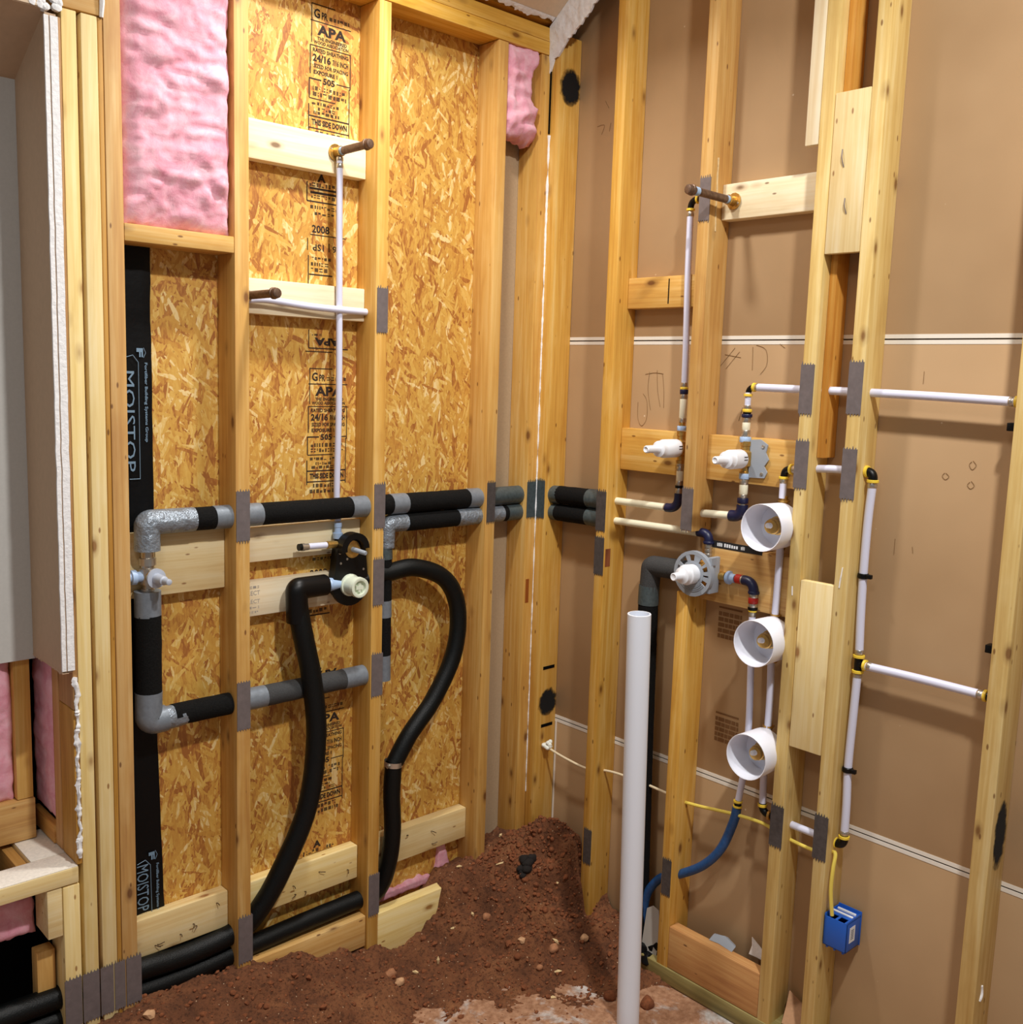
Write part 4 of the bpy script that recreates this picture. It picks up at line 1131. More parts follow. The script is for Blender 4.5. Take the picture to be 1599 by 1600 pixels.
# mixing valve with grey disc
GV = empty('disc_valve', (1.5, -24.3, 20.5), 'valve with a round grey perforated disc and white stem', 'valve')
dc = Vector((-.45, -24.72, 23.25))
def ringhole():
    b = B()
    N = 28
    ro, ri = 2.45, 1.35
    def P(r, a, d):
        return (d, dc.y + r * math.cos(a), dc.z + r * math.sin(a))
    for d0, d1, r0, r1 in ((-.55, .05, 2.08, 2.45), (-.55, -.4, ri - .25, ri + .05)):
        vs = []
        for i in range(N):
            a = 2 * math.pi * i / N
            vs += [P(r0, a, d0), P(r1, a, d0), P(r1, a, d1), P(r0, a, d1)]
        fs = []
        for i in range(N):
            j = (i + 1) % N
            for k in range(4):
                fs.append((i * 4 + k, j * 4 + k, j * 4 + (k + 1) % 4, i * 4 + (k + 1) % 4))
        b.add(vs, fs)
    for t0, t1 in ((60, 75), (95, 120), (140, 150), (165, 178), (20, 32), (-12, 0), (185, 200), (215, 325), (338, 350)):
        n = max(2, int((t1 - t0) / 8))
        vs = []
        for i in range(n + 1):
            a = math.radians(t0 + (t1 - t0) * i / n)
            vs += [P(1.35, a, -.53), P(2.12, a, -.53), P(2.12, a, -.4), P(1.35, a, -.4)]
        fs = [(0, 1, 2, 3), (n * 4, n * 4 + 3, n * 4 + 2, n * 4 + 1)]
        for i in range(n):
            for k in range(4):
                fs.append((i * 4 + k, i * 4 + 4 + k, i * 4 + 4 + (k + 1) % 4, i * 4 + (k + 1) % 4))
        b.add(vs, fs)
    # concentric ribs at the lower part
    for rr in (1.5, 1.7, 1.88):
        b.tube([P(rr, math.radians(t), -.56) for t in range(215, 326, 10)], .05, 5)
    return b
obj('perforated_disc', ringhole(), 'disc_grey', GV, ang=30)
obj('side_bracket', B().box((-.1, -26.7, 21.3), (1.6, -26.2, 25.2), .1).box((-.2, -26.6, 24.4), (.6, -26.9, 25.2), .05), 'disc_grey', GV)
obj('valve_body', B().lathe((2.0, dc.y, dc.z), (-1, 0, 0), [(0, 1.2), (.8, 1.3), (.9, 1.15), (2.35, 1.15)], 20), 'brass', GV)
obj('stem_cover', B().lathe((-.35, dc.y, dc.z), (-1, 0.0, 0), [(0, 1.05), (1.35, 1.1), (1.45, 1.0), (1.5, .95), (2.0, .9), (2.1, .6), (2.3, .45), (3.4, .42), (3.45, .34), (3.4, .25)], 22), 'white_plastic', GV)
stackz(GV, 1.75, -24.95, 26.6, [('collar', .3, .6, 'navy'), ('crimp_ring', .5, .45, 'chrome'), ('coupling', .5, .42, 'chrome'), ('crimp_ring', .6, .45, 'chrome')])
elbow(GV, (1.75, -24.95, 26.4), (1.75, -24.95, 27.4), (1.75, -23.5, 27.4), .5, 'navy')
obj('outlet', B().lathe((1.75, -25.3, 23.05), (0, -1, .02), [(0, .6), (.8, .65), (.85, .5), (2.1, .5)], 14), 'brass', GV)
obj('outlet_collar', B().lathe((1.75, -27.6, 23.1), (0, -1, 0), [(0, .65), (.1, .72), (.4, .72), (.5, .5), (1.0, .45)], 16), 'lightblue', GV)
obj('red_band', B().lathe((1.75, -28.75, 23.15), (0, -1, 0), [(0, .5), (.65, .5)], 14), 'red', GV)
obj('crimp_ring', B().lathe((1.75, -29.3, 23.15), (0, -1, 0), [(0, .46), (.5, .46)], 14), 'chrome', GV)
elbow(GV, (1.75, -29.6, 23.15), (1.75, -30.9, 23.15), (1.75, -30.95, 21.9), .52, 'navy')
stackz(GV, 1.75, -30.95, 22.2, [('collar', .3, .6, 'navy'), ('crimp_ring', .4, .46, 'chrome'), ('red_band', .6, .52, 'red'), ('crimp_ring', .4, .46, 'chrome'), ('collar', .3, .52, 'black_plastic'), ('yellow_ring', .2, .46, 'yellow'), ('crimp_ring', .5, .4, 'chrome')])
PX7 = pex('pex_tube', [(1.75, -30.95, 19.6), (1.75, -31.2, 14), (1.75, -31.4, 8), (1.75, -31.2, 3), (1.75, -30.75, -.6)], .36, 'long upright white tube from the red-banded elbow to the blue hose')
for dz in (0, -.55):
    ring(PX7, (1.75, -30.7, -.9 + dz), (0, 0, 1), .5, .22, 'yellow', 'yellow_ring')
ring(PX7, (1.75, -30.7, -1.25), (0, 0, 1), .4, .3, 'black_plastic', 'collar')
BH = tag(obj('blue_hose', B().tube(smooth([(1.7, -30.65, -1.5), (1.6, -30.4, -3.2), (1.4, -29.2, -6.6), (1.4, -27, -9.4), (1.6, -23.8, -11.8), (1.75, -22.3, -12.6), (1.75, -20.6, -13.9), (1.75, -19.1, -16.5), (1.75, -18.7, -20.6), (1.75, -18.7, -25)], 8), .5, 14), 'blue_hose'), 'blue hose curving from the yellow-ringed tube through the stud', 'hose')
FE = empty('insulated_pipe', (1.75, -17.2, -24), 'black foam-wrapped pipe elbowing down behind the white drain pipe', 'pipe', 'insulated pipes')
obj('tape_elbow', B().tube(arc((1.75, -22.0, 22.9), (1.75, -17.3, 22.7), (1.75, -17.1, 18.4), .4), 1.15, 18, wob=.03), 'foam_grey', FE, ang=50)
seg(FE, 'duct_tape', [(1.75, -17.15, 20.4), (1.75, -17.1, 18.2)], 1.19, 'tape_dark')
seg(FE, 'foam_sleeve', [(1.75, -17.1, 18.6), (1.75, -17.5, 0), (1.75, -18.2, -24)], 1.14, 'foam', wob=.03)

# second line with the cups
PX8 = pex('pex_tube', [(1.75, -33.55, 34.4), (1.75, -33.55, 32.2)], .36, 'short white tube above the top white cup', sm_n=2)
elbow(PX8, (1.75, -33.55, 34.3), (1.75, -33.55, 35.2), (1.75, -34.7, 35.2), .34, 'black_plastic')
ring(PX8, (1.75, -33.55, 34.15), (0, 0, 1), .5, .25, 'yellow', 'yellow_ring')
ring(PX8, (1.75, -34.2, 35.2), (0, -1, 0), .52, .28, 'yellow', 'yellow_ring')
ring(PX8, (1.75, -34.5, 35.2), (0, -1, 0), .42, .9, 'chrome')
ring(PX8, (1.75, -33.55, 33.7), (0, 0, 1), .4, .45, 'chrome')
pex('pex_tube', [(1.75, -33.7, 27.6), (1.75, -33.7, 24), (1.75, -33.65, 20)], .38, 'white tube between the top and the middle white cups')
pex('pex_tube', [(1.75, -33.55, 15.4), (1.75, -33.7, 12), (1.75, -33.7, 8)], .38, 'white tube between the middle and the lowest white cups')
PX9 = pex('pex_tube', [(1.75, -33.6, 3.6), (1.75, -33.7, 0)], .38, 'short white tube under the lowest white cup', sm_n=2)
ring(PX9, (1.75, -33.7, -.3), (0, 0, 1), .5, .3, 'yellow', 'yellow_ring')
elbow(PX9, (1.75, -33.7, .1), (1.75, -33.7, -.9), (1.75, -34.9, -.95), .4, 'black_plastic')
ring(PX9, (1.75, -34.5, -.95), (0, -1, 0), .52, .3, 'brass', 'brass_ring')
cups = []
for i, (zc, lab) in enumerate(((29.5, 'topmost of the three white cup-shaped spray housings'), (17.8, 'middle one of the three white cup-shaped spray housings'), (6.0, 'lowest of the three white cup-shaped spray housings'))):
    yc = -33.75
    e = empty('spray_housing', (0, yc, zc - 2.4), lab, 'spray housing', 'white spray housings')
    if i == 0:
        parts = [
            obj('cup', B().lathe((1.6, yc, zc), (-1, .0, .0), [(0, 0), (0, 2.1), (.15, 2.28), (3.6, 2.36), (3.65, 2.33), (3.6, 2.24), (.4, 2.1), (.35, 0)], 36), 'cup_plastic', e),
            obj('brass_body', B().lathe((1.3, yc, zc), (-1, 0, 0), [(0, .95), (.5, .95), (.55, .8), (1.3, .8), (1.35, .7), (1.7, .7), (1.75, .4)], 20), 'brass', e),
            obj('plastic_tip', B().lathe((-.4, yc, zc + .1), (-1, .1, .1), [(0, .3), (.5, .26), (.55, .12)], 10), 'white_plastic', e),
            obj('tee_top', B().lathe((1.95, yc + .12, zc + 2.0), (0, 0, 1), [(-.6, .42), (.3, .42), (.32, .6), (.5, .6), (.52, .4), (.95, .4)], 12), 'brass', e),
            obj('tee_bottom', B().lathe((1.95, yc + .05, zc - 2.0), (0, 0, -1), [(-.6, .42), (.4, .42), (.6, .36)], 12), 'brass', e)]
        c0 = e
        cups = parts
    else:
        for p in cups:
            c = p.copy()
            COL.objects.link(c)
            c.parent = e

# low cross tube and riser on the right of R5
PXA = pex('pex_tube', [(1.75, -35.5, -.98), (1.75, -38, -1.05), (1.75, -41.5, -1.05)], .38, 'short white tube crossing low between two studs right of the cups', sm_n=3)
PXB = pex('pex_tube', [(1.75, -43.0, -.2), (1.8, -42.95, 3), (1.9, -42.75, 7), (1.9, -42.85, 12), (1.9, -42.95, 16.3)], .40, 'lower part of the upright white tube beside the blue box stud')
elbow(PXB, (1.75, -43.0, .1), (1.75, -43.0, -1.1), (1.75, -42.2, -1.1), .42, 'black_plastic')
ring(PXB, (1.75, -43.0, -.35), (0, 0, 1), .54, .3, 'yellow', 'yellow_ring')
ring(PXB, (1.75, -42.3, -1.1), (0, 1, 0), .54, .3, 'yellow', 'yellow_ring')
ring(PXB, (1.75, -43.0, 0), (0, 0, 1), .43, .45, 'chrome')
PXC = pex('pex_tube', [(1.9, -42.95, 18.2), (1.9, -42.8, 22), (1.85, -42.75, 26), (1.8, -42.8, 31), (1.75, -43.0, 34.6)], .40, 'upper part of the upright white tube beside the blue box stud')
ring(PXC, (1.75, -42.98, 34.2), (0, 0, 1), .44, .5, 'chrome')
ring(PXC, (1.75, -43.0, 34.7), (0, 0, 1), .56, .28, 'yellow', 'yellow_ring')
elbow(PXC, (1.75, -43.0, 34.9), (1.75, -43.0, 35.7), (1.75, -42.2, 35.7), .42, 'black_plastic')
ring(PXC, (1.75, -42.5, 35.7), (0, 1, 0), .56, .3, 'yellow', 'yellow_ring')
PXD = pex('pex_tube', [(1.75, -42.3, 35.7), (1.75, -38.5, 35.6), (1.75, -35.3, 35.3)], .38, 'short white tube crossing between two studs above the cups', sm_n=3)
PXE = pex('pex_tube', [(1.9, -43.6, 17.2), (1.9, -49, 17.25), (1.85, -55.2, 17.2)], .40, 'lower horizontal white tube running right from the yellow tee')
ring(PXE, (1.85, -54.2, 17.2), (0, -1, 0), .43, .5, 'chrome')
ring(PXE, (1.85, -54.75, 17.2), (0, -1, 0), .54, .3, 'yellow', 'yellow_ring')
obj('elbow', B().lathe((1.85, -55.0, 17.2), (0, -1, 0), [(0, .42), (.8, .45)], 12), 'black_plastic', PXE)
TE = empty('pipe_tee', (1.9, -42.95, 16.2), 'yellow-ringed black tee on the upright white tube', 'pipe fitting')
obj('tee_body', B().lathe((1.9, -42.95, 16.4), (0, 0, 1), [(0, .38), (1.7, .38)], 14), 'black_plastic', TE)
obj('tee_branch', B().lathe((1.9, -42.95, 17.25), (0, -1, 0), [(0, .36), (.7, .36)], 14), 'black_plastic', TE)
for z in (16.35, 17.85):
    ring(TE, (1.9, -42.95, z), (0, 0, 1), .56, .28, 'yellow', 'yellow_ring')
ring(TE, (1.9, -43.5, 17.25), (0, -1, 0), .54, .28, 'yellow', 'yellow_ring')
ring(TE, (1.9, -43.85, 17.25), (0, -1, 0), .43, .45, 'chrome')
ring(TE, (1.9, -42.95, 18.2), (0, 0, 1), .43, .45, 'chrome')
ring(TE, (1.9, -42.95, 15.9), (0, 0, 1), .43, .4, 'chrome')
for z, yy, lab in ((25.8, -42.75, 'upper black tube strap on the stud beside the blue box'), (6.6, -42.75, 'lower black tube strap on the stud beside the blue box')):
    e = empty('tube_strap', (1.85, yy, z), lab, 'strap', 'black tube straps')
    ring(e, (1.85, yy, z - .25), (0, 0, 1), .52, .5, 'black_plastic', 'strap_ring')
    obj('strap_tab', B().box((1.5, yy - .95, z - .18), (1.9, yy - .4, z + .22), .05), 'black_plastic', e)
for z, lab in ((17.9 + 3.6, 'small black clip on the rightmost stud above the lower tube'), (40.6, 'small black clip under the upper tube end')):
    tag(obj('black_clip', B().box((1.2, -55.7, z - .35), (2.2, -54.7, z + .35), .06).box((1.4, -55.7, z + .3), (1.9, -55.2, z + .8), .05), 'black_plastic'), lab, 'clip', 'black clips')

# drain pipe
PV = empty('drain_pipe', (-8.8, -25.7, -24.5), 'tall white plastic drain pipe standing in the floor', 'pipe')
d = Vector((-10.1 + 8.7, .1, 45.0))
b = B()
org = Vector((-8.7, -25.7, -24.6))
Ld = d.length
b.lathe(org, d, [(0, 1.19), (Ld - .03, 1.19), (Ld, 1.16), (Ld, 1.03), (Ld - 3.0, 1.02), (Ld - 3.0, 0)], 36)
obj('pipe_wall', b, 'pvc', PV)

# ================================================================== ELECTRICAL
CB = tag(obj('cable', B().tube(smooth([(1.6, -1.4, -3.1), (1.5, -3.2, -3.5), (1.6, -6, -3.9), (1.75, -8.8, -4.1), (1.75, -10.9, -3.6), (1.75, -13.1, -3.2), (1.75, -17, -3.0), (1.75, -21.3, -3.1), (1.75, -22.9, -3.2)], 6), .15, 8), 'white_cable'), 'cream cable sagging from the corner putty to the third stud', 'cable')
gb = B()
for i in range(9):
    gb.lathe((1.4 + random.uniform(-.3, .3), -1.9 + random.uniform(-.8, .5), -3.0 + random.uniform(-.3, .5)), (random.uniform(-1, 1), random.uniform(-1, 1), random.uniform(-1, 1)), [(-.3, .05), (-.1, .3), (.1, .32), (.3, .1), (.33, 0)], 8)
tag(obj('putty_blob', gb, 'glue', ang=60), 'white putty blob where the cream cable leaves the corner stud', 'putty')
YC = tag(obj('cable', B().tube(smooth([(1.75, -23.5, -3.3), (1.7, -26, -3.0), (1.6, -30.4, -2.3), (1.7, -34.0, -2.1), (1.75, -36.5, -2.6), (1.75, -39.7, -2.8), (1.6, -41.5, -2.4), (1.0, -42.6, -1.8), (.55, -42.75, -3.2), (.45, -42.75, -5.5), (.6, -43.0, -8.0)], 6), .19, 8), 'yellow_cable'), 'yellow cable threading two studs and dropping into the blue box', 'cable')
BX = empty('electrical_box', (1.3, -43.6, -11.4), 'blue plastic electrical box with a white sticker on the stud', 'electrical box')
b = B()
y0, y1, z0, z1, x0, x1 = -44.75, -42.3, -11.2, -8.2, .45, 3.2
b.box((x0, y0, z0), (x0 + .1, y1, z1), .03)                       # front (towards the room)
b.box((x0, y0, z0), (x1, y0 + .1, z1 + .25), .03)                 # right
b.box((x0, y1 - .1, z0), (x1, y1, z1 + .25), .03)                 # left
b.box((x0, y0, z0), (x1, y1, z0 + .1), .03)                       # bottom
b.box((x1 - .1, y0 - .05, z0 - .1), (x1, y1, z1 + .4), .03)       # back rim
b.box((x0 + .9, y0, z1 - .05), (x1, y1, z1 + .05), .02)           # top rear
b.box((x0, -43.65, z1 - .05), (x0 + .95, -43.4, z1 + .05), .02)
b.box((x0, y0, z1 - .05), (x0 + .95, y0 + .35, z1 + .05), .02)
for u in (-42.7, -43.5, -44.4):
    b.box((x0 + .1, u - .1, z0 - .25), (x0 + .5, u + .1, z0 + .02), .03)
obj('box_shell', b, 'blue_box', BX)
obj('box_inside', B().box((x0 + .12, y0 + .12, z0 + .15), (x0 + .85, y1 - .12, z1 - .5)), 'black', BX, sm=False)
obj('clamp_bar', B().box((x0 + 1.3, y0 + .2, z1 + .05), (x0 + 1.55, y1 - .1, z1 + .2), .04).box((x0 + 1.9, y0 + .2, z1 + .05), (x0 + 2.1, y1 - .3, z1 + .3), .04), 'sticker', BX)
st = obj('sticker', B().box((1.0, y0 - .02, -10.35), (2.05, y0 + .01, -8.75)), 'sticker', BX, sm=False)
sk = B()
for i in range(6):
    sk.box((1.25, y0 - .03, -10.05 + i * .18), (1.8, y0 - .015, -9.95 + i * .18))
obj('sticker_bars', sk, 'sticker_grey', st, sm=False)

# ================================================================== SCORCH MARKS, PENCIL MARKS, SCRAPS
def decal(parent, name, pts, mat):
    return obj(name, B().add(pts, [tuple(range(len(pts)))]), mat, parent, sm=False, fix=False)
decal(RC, 'scorch_mark', [(0.0, -1.47, 75.2), (3.6, -1.47, 75.2), (3.6, -1.47, 79.6), (0.0, -1.47, 79.6)], 'scorch')['label'] = 'black scorch mark near the top'
decal(RC, 'scorch_mark', [(.2, -1.47, .6), (3.6, -1.47, .6), (3.6, -1.47, 4.3), (.2, -1.47, 4.3)], 'scorch')['label'] = 'black scorch mark low down'
decal(R6, 'scorch_mark', [(.5, -57.26, 2.0), (3.2, -57.26, 2.0), (3.2, -57.26, 8.6), (.5, -57.26, 8.6)], 'scorch')['label'] = 'oval black scorch mark'
for zz in (7.0, -.6):
    obj('dark_slot', B().box((.9, -1.5, zz - .2), (2.9, -1.46, zz + .2)), 'black', RC, sm=False)
obj('notch', B().box((.15, -11.72, 21.8), (1.0, -11.6, 23.9)), wood('rust', 'z'), R2, sm=False)
obj('dark_slot', B().box((-1.3, -.03, 15.5), (-.75, .05, 18.5)), wood('rust', 'z'), LC, sm=False)

def smear(parent, pts, r, mat='gypsum'):
    o = obj('white_smear', B().tube(smooth(pts, 5), r, 6, wob=.8), mat, parent, ang=60)
    return o
smear(R3, [(.9, -23.92, 66.3), (.95, -23.93, 64), (1.0, -23.93, 61.5), (1.1, -23.92, 59.0)], .1, 'chip')
smear(R5, [(-.01, -41.6, 26.6), (-.02, -41.5, 25.6), (-.01, -41.4, 24.6)], .07)
smear(R4, [(-.01, -36.4, 23.9), (-.01, -36.5, 23.0)], .07)
smear(R6, [(1.2, -57.25, -8.6), (1.3, -57.28, -9.4), (1.0, -57.25, -10.0)], .12)
def scribble(strokes):
    for s in strokes:
        obj('pencil_mark', B().tube(smooth([(3.46, u, z) for u, z in s], 5), .022, 4), 'pencil', WR)
scribble([
    [(-14.2, 44.5), (-14.1, 42.5), (-14.6, 40.2)], [(-15.3, 44.7), (-15.5, 42.5), (-16.0, 40.6)], [(-13.6, 44.2), (-15.0, 44.4), (-16.2, 44.3)], [(-16.1, 44.3), (-16.4, 42.5), (-16.5, 40.5)],
    [(-12.7, 41.0), (-12.8, 39.2), (-13.4, 38.3), (-14.1, 39.2), (-14.0, 41.2), (-13.4, 42)],
    [(-23.8, 45.2), (-25.6, 47.2)], [(-24.6, 45.0), (-26.2, 46.8)], [(-24.4, 46.5), (-26.4, 46.2)],
    [(-27.8, 47.3), (-27.9, 44.9)], [(-28.2, 47.5), (-29.4, 47.0), (-29.6, 45.5), (-28.9, 44.5)], [(-31, 47.6), (-31.6, 47.2)],
    [(-27, 41), (-26.6, 39.6)], [(-46.2, 45.1), (-46.2, 44.0)], [(-48.9, 36.1), (-48.7, 35.8), (-49.0, 35.5), (-49.3, 35.8), (-49.0, 36.1)],
    [(-51.2, 37.3), (-51.0, 37.0), (-51.3, 36.6), (-51.6, 37), (-51.3, 37.4)], [(-51.2, 35.5), (-51.0, 35.2), (-51.3, 34.9), (-51.6, 35.2), (-51.3, 35.6)],
    [(-5.6, 75.5), (-6.2, 74.6)], [(-4.5, 72.8), (-5.6, 72.8), (-5.2, 71.8)], [(-6.6, 72.9), (-6.4, 72.0)],
    [(-44.8, 29.5), (-44.8, 28)], [(-46.5, 29), (-46.6, 28.4)]])
def brown_print(u0, u1, z0, z1):
    b = B()
    rect(b, PR, u0, u1, z1 - .2, z1, 3.465)
    for k in range(5):
        zz = z0 + (z1 - .4 - z0) * k / 5
        u = u0
        while u > u1:
            w = random.uniform(.3, .9)
            rect(b, PR, u, max(u - w, u1), zz, zz + (z1 - z0) * .13, 3.465)
            u -= w + .08
    obj('brown_print', b, plain('brown_print_ink', '7a5632', .8), WR, sm=False, fix=False)['label'] = 'faded brown printed label on the drywall paper'
brown_print(-25.6, -28.6, 15.9, 19.4)
brown_print(-26.0, -29.0, 4.3, 7.6)

def sheet(name, pts, th, mat, label, cat):
    """bent scrap: list of quads rows"""
    b = B()
    n = len(pts[0])
    for off in (0, th):
        for row in pts:
            for p in row:
                b.v.append(Vector(p) + Vector((off, 0, 0)))
    rows = len(pts)
    tot = rows * n
    for i in range(rows - 1):
        for k in range(n - 1):
            a = i * n + k
            b.f.append((a, a + 1, a + n + 1, a + n))
            b.f.append((tot + a, tot + a + n, tot + a + n + 1, tot + a + 1))
    for k in range(n - 1):
        b.f.append((k, tot + k, tot + k + 1, k + 1))
        a = (rows - 1) * n + k
        b.f.append((a, a + 1, tot + a + 1, tot + a))
    for i in range(rows - 1):
        a = i * n
        b.f.append((a, a + n, tot + a + n, tot + a))
        a = i * n + n - 1
        b.f.append((a, tot + a, tot + a + n, a + n))
    return tag(obj(name, b, mat, ang=40), label, cat)
sheet('paper_scrap', [[(2.2, -33.0, -17.4), (2.3, -34.0, -17.4), (2.4, -35.0, -17.5)], [(2.4, -33.2, -16.4), (2.6, -34.2, -16.7), (2.6, -35.2, -17.2)], [(2.6, -33.0, -15.6), (2.8, -33.6, -16.2), (2.8, -34.9, -17.0)]], .08, 'paper_scrap', 'torn paper scrap behind the grained pine block', 'paper')
sheet('film_scrap', [[(1.2, -28.5, -17.45), (1.4, -29.6, -17.45), (1.2, -31.5, -17.5)], [(1.6, -28.8, -16.8), (1.9, -30.0, -16.6), (1.7, -31.6, -17.1)], [(2.1, -28.6, -17.0), (2.4, -30.1, -16.9), (2.3, -31.2, -17.3)]], .06, 'disc_grey', 'crumpled grey film scrap lying on the pine block', 'scrap')
sheet('cardboard_scrap', [[(.6, -38.4, -21.9), (1.0, -39.5, -22.1), (1.4, -40.5, -22.3)], [(1.6, -38.2, -20.6), (2.0, -39.4, -21.0), (2.4, -40.6, -21.6)], [(2.6, -37.9, -19.4), (2.9, -39.0, -20.2), (3.1, -40.6, -21.2)]], .12, 'cardboard', 'bent cardboard scrap between two studs at lower right', 'cardboard')
sheet('film_scrap', [[(.4, -19.6, -23.5), (.6, -20.6, -23.3), (.8, -21.6, -23.0)], [(1.0, -19.5, -20.8), (1.3, -20.7, -20.6), (1.5, -21.6, -20.2)], [(1.6, -19.4, -17.8), (1.7, -20.2, -17.2), (1.9, -20.9, -17.6)]], .05, 'foil', 'crumpled clear film scrap beside the white drain pipe', 'scrap')
bl = B()
for i in range(10):
    bl.lathe((random.uniform(.3, 2.2), random.uniform(-22, -18.6), random.uniform(-24.2, -21.5)), (random.uniform(-1, 1), random.uniform(-1, 1), 1), [(-.8, .2), (-.3, .8), (.3, .85), (.8, .2), (.85, 0)], 8)
tag(obj('black_bundle', bl, 'black_plastic', ang=50), 'crumpled black plastic bundle at the foot of the foam pipe', 'plastic')

# ================================================================== SOIL
CP = [(-64, 0, -18.5), (-56, 0, -17.5), (-50.4, 0, -17.3), (-45.6, 0, -17.6), (-40, 0, -17.9), (-34.8, 0, -18.9), (-29, 0, -20.6), (-24.5, 0, -22.0), (-20, 0, -23.4), (-17.4, -.3, -22.8), (-15, -.4, -21.4), (-12.9, -.2, -17.6), (-9, 0, -16.2), (-6.7, 0, -15.8),
      (-2.6, 0, -14.4), (-50, 3.4, -17.4), (-40, 3.4, -19.5), (-30, 3.4, -20.8), (-20, 3.4, -21), (-10, 3.4, -17.2), (-4, 3.4, -15.8), (0, 3.4, -15),
      (-.3, -4.2, -12.0), (-.2, -6.2, -11.6), (1.5, -5.5, -12.6), (3.3, -5.5, -14.0), (0, -8.2, -13.0), (0, -9.6, -17.4), (0, -11.9, -21.9), (3.3, -9, -18), (3.3, -14, -21.5), (0, -15.6, -20.9), (-.6, -17.5, -21.8), (0, -20, -24.2), (3, -20, -23.5), (1.5, -30, -25.5), (3, -45, -25.6),
      (-46, -6, -19.5), (-40, -6, -20.4), (-34, -5, -21.4), (-28, -5, -22.8), (-22, -4, -23.9), (-17, -4, -23.2), (-12, -4, -20.5), (-8, -4, -18.2), (-4.5, -3.5, -15.6), (-3, -7, -15.5),
      (-42, -12, -22.8), (-34, -11, -23.7), (-27, -10, -24.3), (-20, -9, -24.2), (-14, -9, -23.2), (-9, -9, -21.0), (-5, -9, -19.3), (-3, -12, -20.6), (-7, -14, -23.2), (-3, -16, -22.3), (-4, -20, -24.1), (-9, -18, -24.7), (-14, -14, -24.5), (-20, -14, -24.9), (-14, -19, -25.15), (-27, -16, -25.0), (-24, -11, -24.6),
      (-8, -24, -25.3), (-3, -25, -25.2), (-18, -26, -26), (-30, -26, -25.5), (-42, -24, -24.6), (-52, -12, -22), (-62, -12, -22.6), (-60, -30, -25.5), (-40, -40, -26), (-15, -40, -26.5), (-2, -36, -26), (-62, -42, -26)]
def soil_h(x, y):
    s = 0.0
    wt = 0.0
    for a, c, h in CP:
        w = 1.0 / ((x - a) ** 2 + (y - c) ** 2 + .35) ** 1.9
        s += w * h
        wt += w
    P = Vector((x * .35, y * .35, 1.7))
    h = s / wt
    h += .42 * noise.noise(P) + .34 * abs(noise.noise(P * 2.4)) + .22 * noise.noise(P * 5.3) + .14 * noise.noise(P * 11) + .08 * noise.noise(P * 23)
    return h
sb = B()
st = .27
nx = int((3.45 + 62) / st)
ny = int((3.4 + 30) / st)
for j in range(ny + 1):
    for i in range(nx + 1):
        x = -62 + i * st
        y = 3.42 - j * st
        sb.v.append(Vector((x, y, soil_h(x, y))))
for j in range(ny):
    for i in range(nx):
        a = j * (nx + 1) + i
        sb.f.append((a, a + nx + 1, a + nx + 2, a + 1))
tag(obj('soil_heap', sb, 'soil', ang=70, fix=False), 'reddish brown dirt heaped along the walls and in the corner', 'soil', None, 'stuff')

def rock_mesh(seed, sub=2, rough=.35):
    bm = bmesh.new()
    bmesh.ops.create_icosphere(bm, subdivisions=sub, radius=1)
    for v in bm.verts:
        n = noise.noise(v.co * 1.3 + Vector((seed, seed * 2, 0))) * rough + noise.noise(v.co * 3 + Vector((seed, 0, seed))) * rough * .4
        v.co *= 1 + n
    bm.verts.index_update()
    vs = [v.co.copy() for v in bm.verts]
    fs = [tuple(v.index for v in f.verts) for f in bm.faces]
    bm.free()
    return vs, fs
RK = [rock_mesh(k * 3.1) for k in range(5)]
RK1 = [rock_mesh(k * 5.3, 1) for k in range(4)]
def rock(b, x, y, r, sink=.3, k=0, sq=.75, lib=RK):
    vs, fs = lib[k % len(lib)]
    z = soil_h(x, y)
    if -24.5 > z:
        z = -24.5
    ca, sa = math.cos(k * 1.9 + x), math.sin(k * 1.9 + x)
    b.add([(x + (v.x * ca - v.y * sa) * r, y + (v.x * sa + v.y * ca) * r * .8, z + (v.z + 1 - sink * 2) * r * sq) for v in vs], fs)
def place_on_soil(px, py):
    """world point where the photograph's pixel meets the soil (used once to set real positions)"""
    k = R_ * ((px - 800.96) / 1565.4) - U_ * ((py - 800.4) / 1565.4) + D_
    o = Vector((-86.459, -88.165, 43.373))
    t = 70.0
    while t < 150:
        p = o + k * t
        if p.z <= max(soil_h(p.x, p.y), -24.5):
            return p.x, p.y
        t += .3
    return p.x, p.y
stones = [(612, 1526, .75, 'stone', 'rounded stone half sunk in the dirt below the low board'), (626, 1537, .6, 'stone_pale', 'angular pale stone touching the rounded stone in the dirt'),
          (762, 1438, .55, 'stone', 'flat stone in the middle of the dirt slope'), (817, 1472, .5, 'stone_pale', 'small squarish pale stone low on the dirt slope'),
          (845, 1517, .45, 'stone', 'small stone near the white plaster patch'), (866, 1486, .7, 'stone', 'brown stone beside the long wood splinter'),
          (915, 1472, .6, 'stone_pale', 'tan stone left of the drain pipe'), (390, 1502, .5, 'stone_pale', 'pale stone by the foot of the second stud'), (235, 1592, .6, 'stone_pale', 'pale stone at the bottom left of the dirt'),
          (1013, 1573, .9, 'clod', 'brown clod on the white plaster right of the drain pipe'), (955, 1562, .8, 'clod', 'brown clod on the white plaster left of the drain pipe'),
          (625, 1462, .5, 'clod', 'dirt clod stuck on the half buried board')]
for i, (px, py, r, mt, lab) in enumerate(stones):
    x, y = place_on_soil(px, py)
    b = B()
    rock(b, x, y, r, .25, i)
    tag(obj('stone' if mt != 'clod' else 'dirt_clod', b, mt, ang=60 if mt != 'stone_pale' else 25), lab, 'stone' if mt != 'clod' else 'clod')
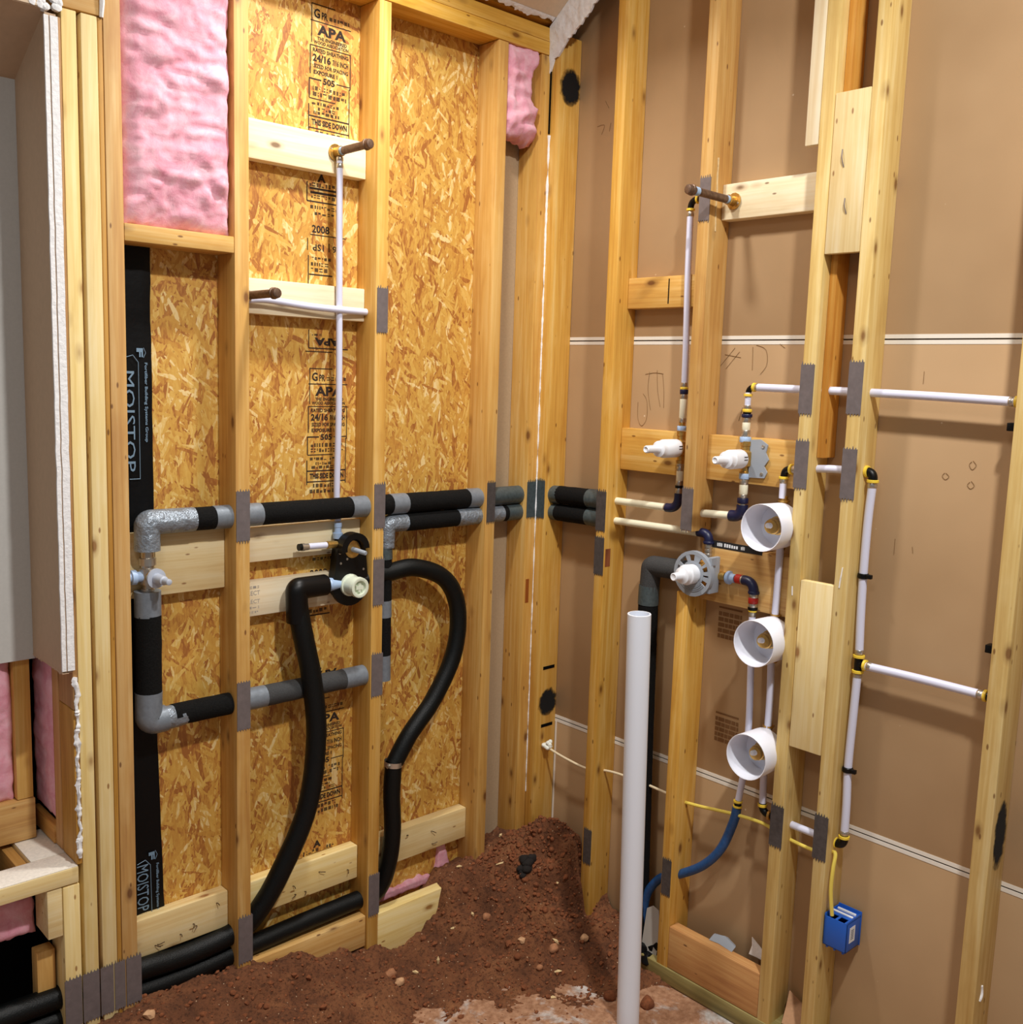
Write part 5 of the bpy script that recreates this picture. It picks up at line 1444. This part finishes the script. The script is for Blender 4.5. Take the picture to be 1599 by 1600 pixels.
# char in the heap
b = B()
x, y = place_on_soil(826, 1356)
for i in range(7):
    rock(b, x + random.uniform(-1.3, 1.2), y + random.uniform(-.7, .7), random.uniform(.4, .8), .2, i)
tag(obj('charred_lump', b, 'burnt', ang=60), 'black charred lump in the dirt heap at the corner', 'lump')
# loose crumbs: uncountable
b = B()
for i in range(2600):
    if i < 900:
        x, y = random.gauss(-4, 4), -abs(random.gauss(5, 6))
    else:
        x, y = random.uniform(-52, 2), random.uniform(-22, 1.5)
    if x > 3 or (y > 0 and x > -8):
        continue
    if soil_h(x, y) < -24.6 and random.random() < .75:
        continue
    rock(b, x, y, min(.5, abs(random.gauss(.0, .15)) + .06), .42, i, .8, RK1)
tag(obj('dirt_crumbs', b, 'clod', ang=50, fix=False), 'loose crumbs of reddish dirt scattered over the heap', 'soil', None, 'stuff')
# wood chips
chips = [(686, 1510, 90, 1.0, 'upright pale wood chip in the dirt below the low board'), (876, 1478, 125, 1.5, 'long pale splinter lying on the dirt slope'), (868, 1523, 20, .9, 'pale sliver at the edge of the white plaster patch'),
         (655, 1521, 160, .7, 'small whitish chip left of the upright chip'), (741, 1433, 110, .6, 'tiny pale chip beside the flat stone'), (782, 1309, 60, .6, 'whitish chip at the foot of the corner strip'),
         (870, 1389, 45, .5, 'white fleck high on the dirt heap'), (706, 1453, 20, .7, 'pale shaving right of the half buried board'), (776, 1352, 25, 2.2, 'thin brown stick on top of the dirt by the corner'), (215, 1567, 100, .9, 'pale chip at the bottom left edge of the dirt'),
         (715, 1360, 15, .7, 'white curl of shaving under the small pink wad'), (860, 1562, 10, .8, 'tan sliver on the dusty slab')]
for i, (px, py, ang, l, lab) in enumerate(chips):
    x, y = place_on_soil(px, py)
    z = max(soil_h(x, y), -24.5)
    a = math.radians(ang)
    dv = Vector((.73 * math.cos(a), -.68 * math.cos(a), .9 * math.sin(a) * (.6 if ang < 60 or ang > 120 else 1)))
    if dv.z < 0:
        dv = -dv
    p0 = Vector((x, y, z + .05))
    tag(obj('wood_chip', B().tube([p0, p0 + dv * l * .5 + Vector((0, 0, .05)), p0 + dv * l], [.1, .19 if l < 2 else .16, .03], 5), 'chip', sm=False), lab, 'wood chip', 'wood chips in the dirt')
bpy.context.view_layer.update()
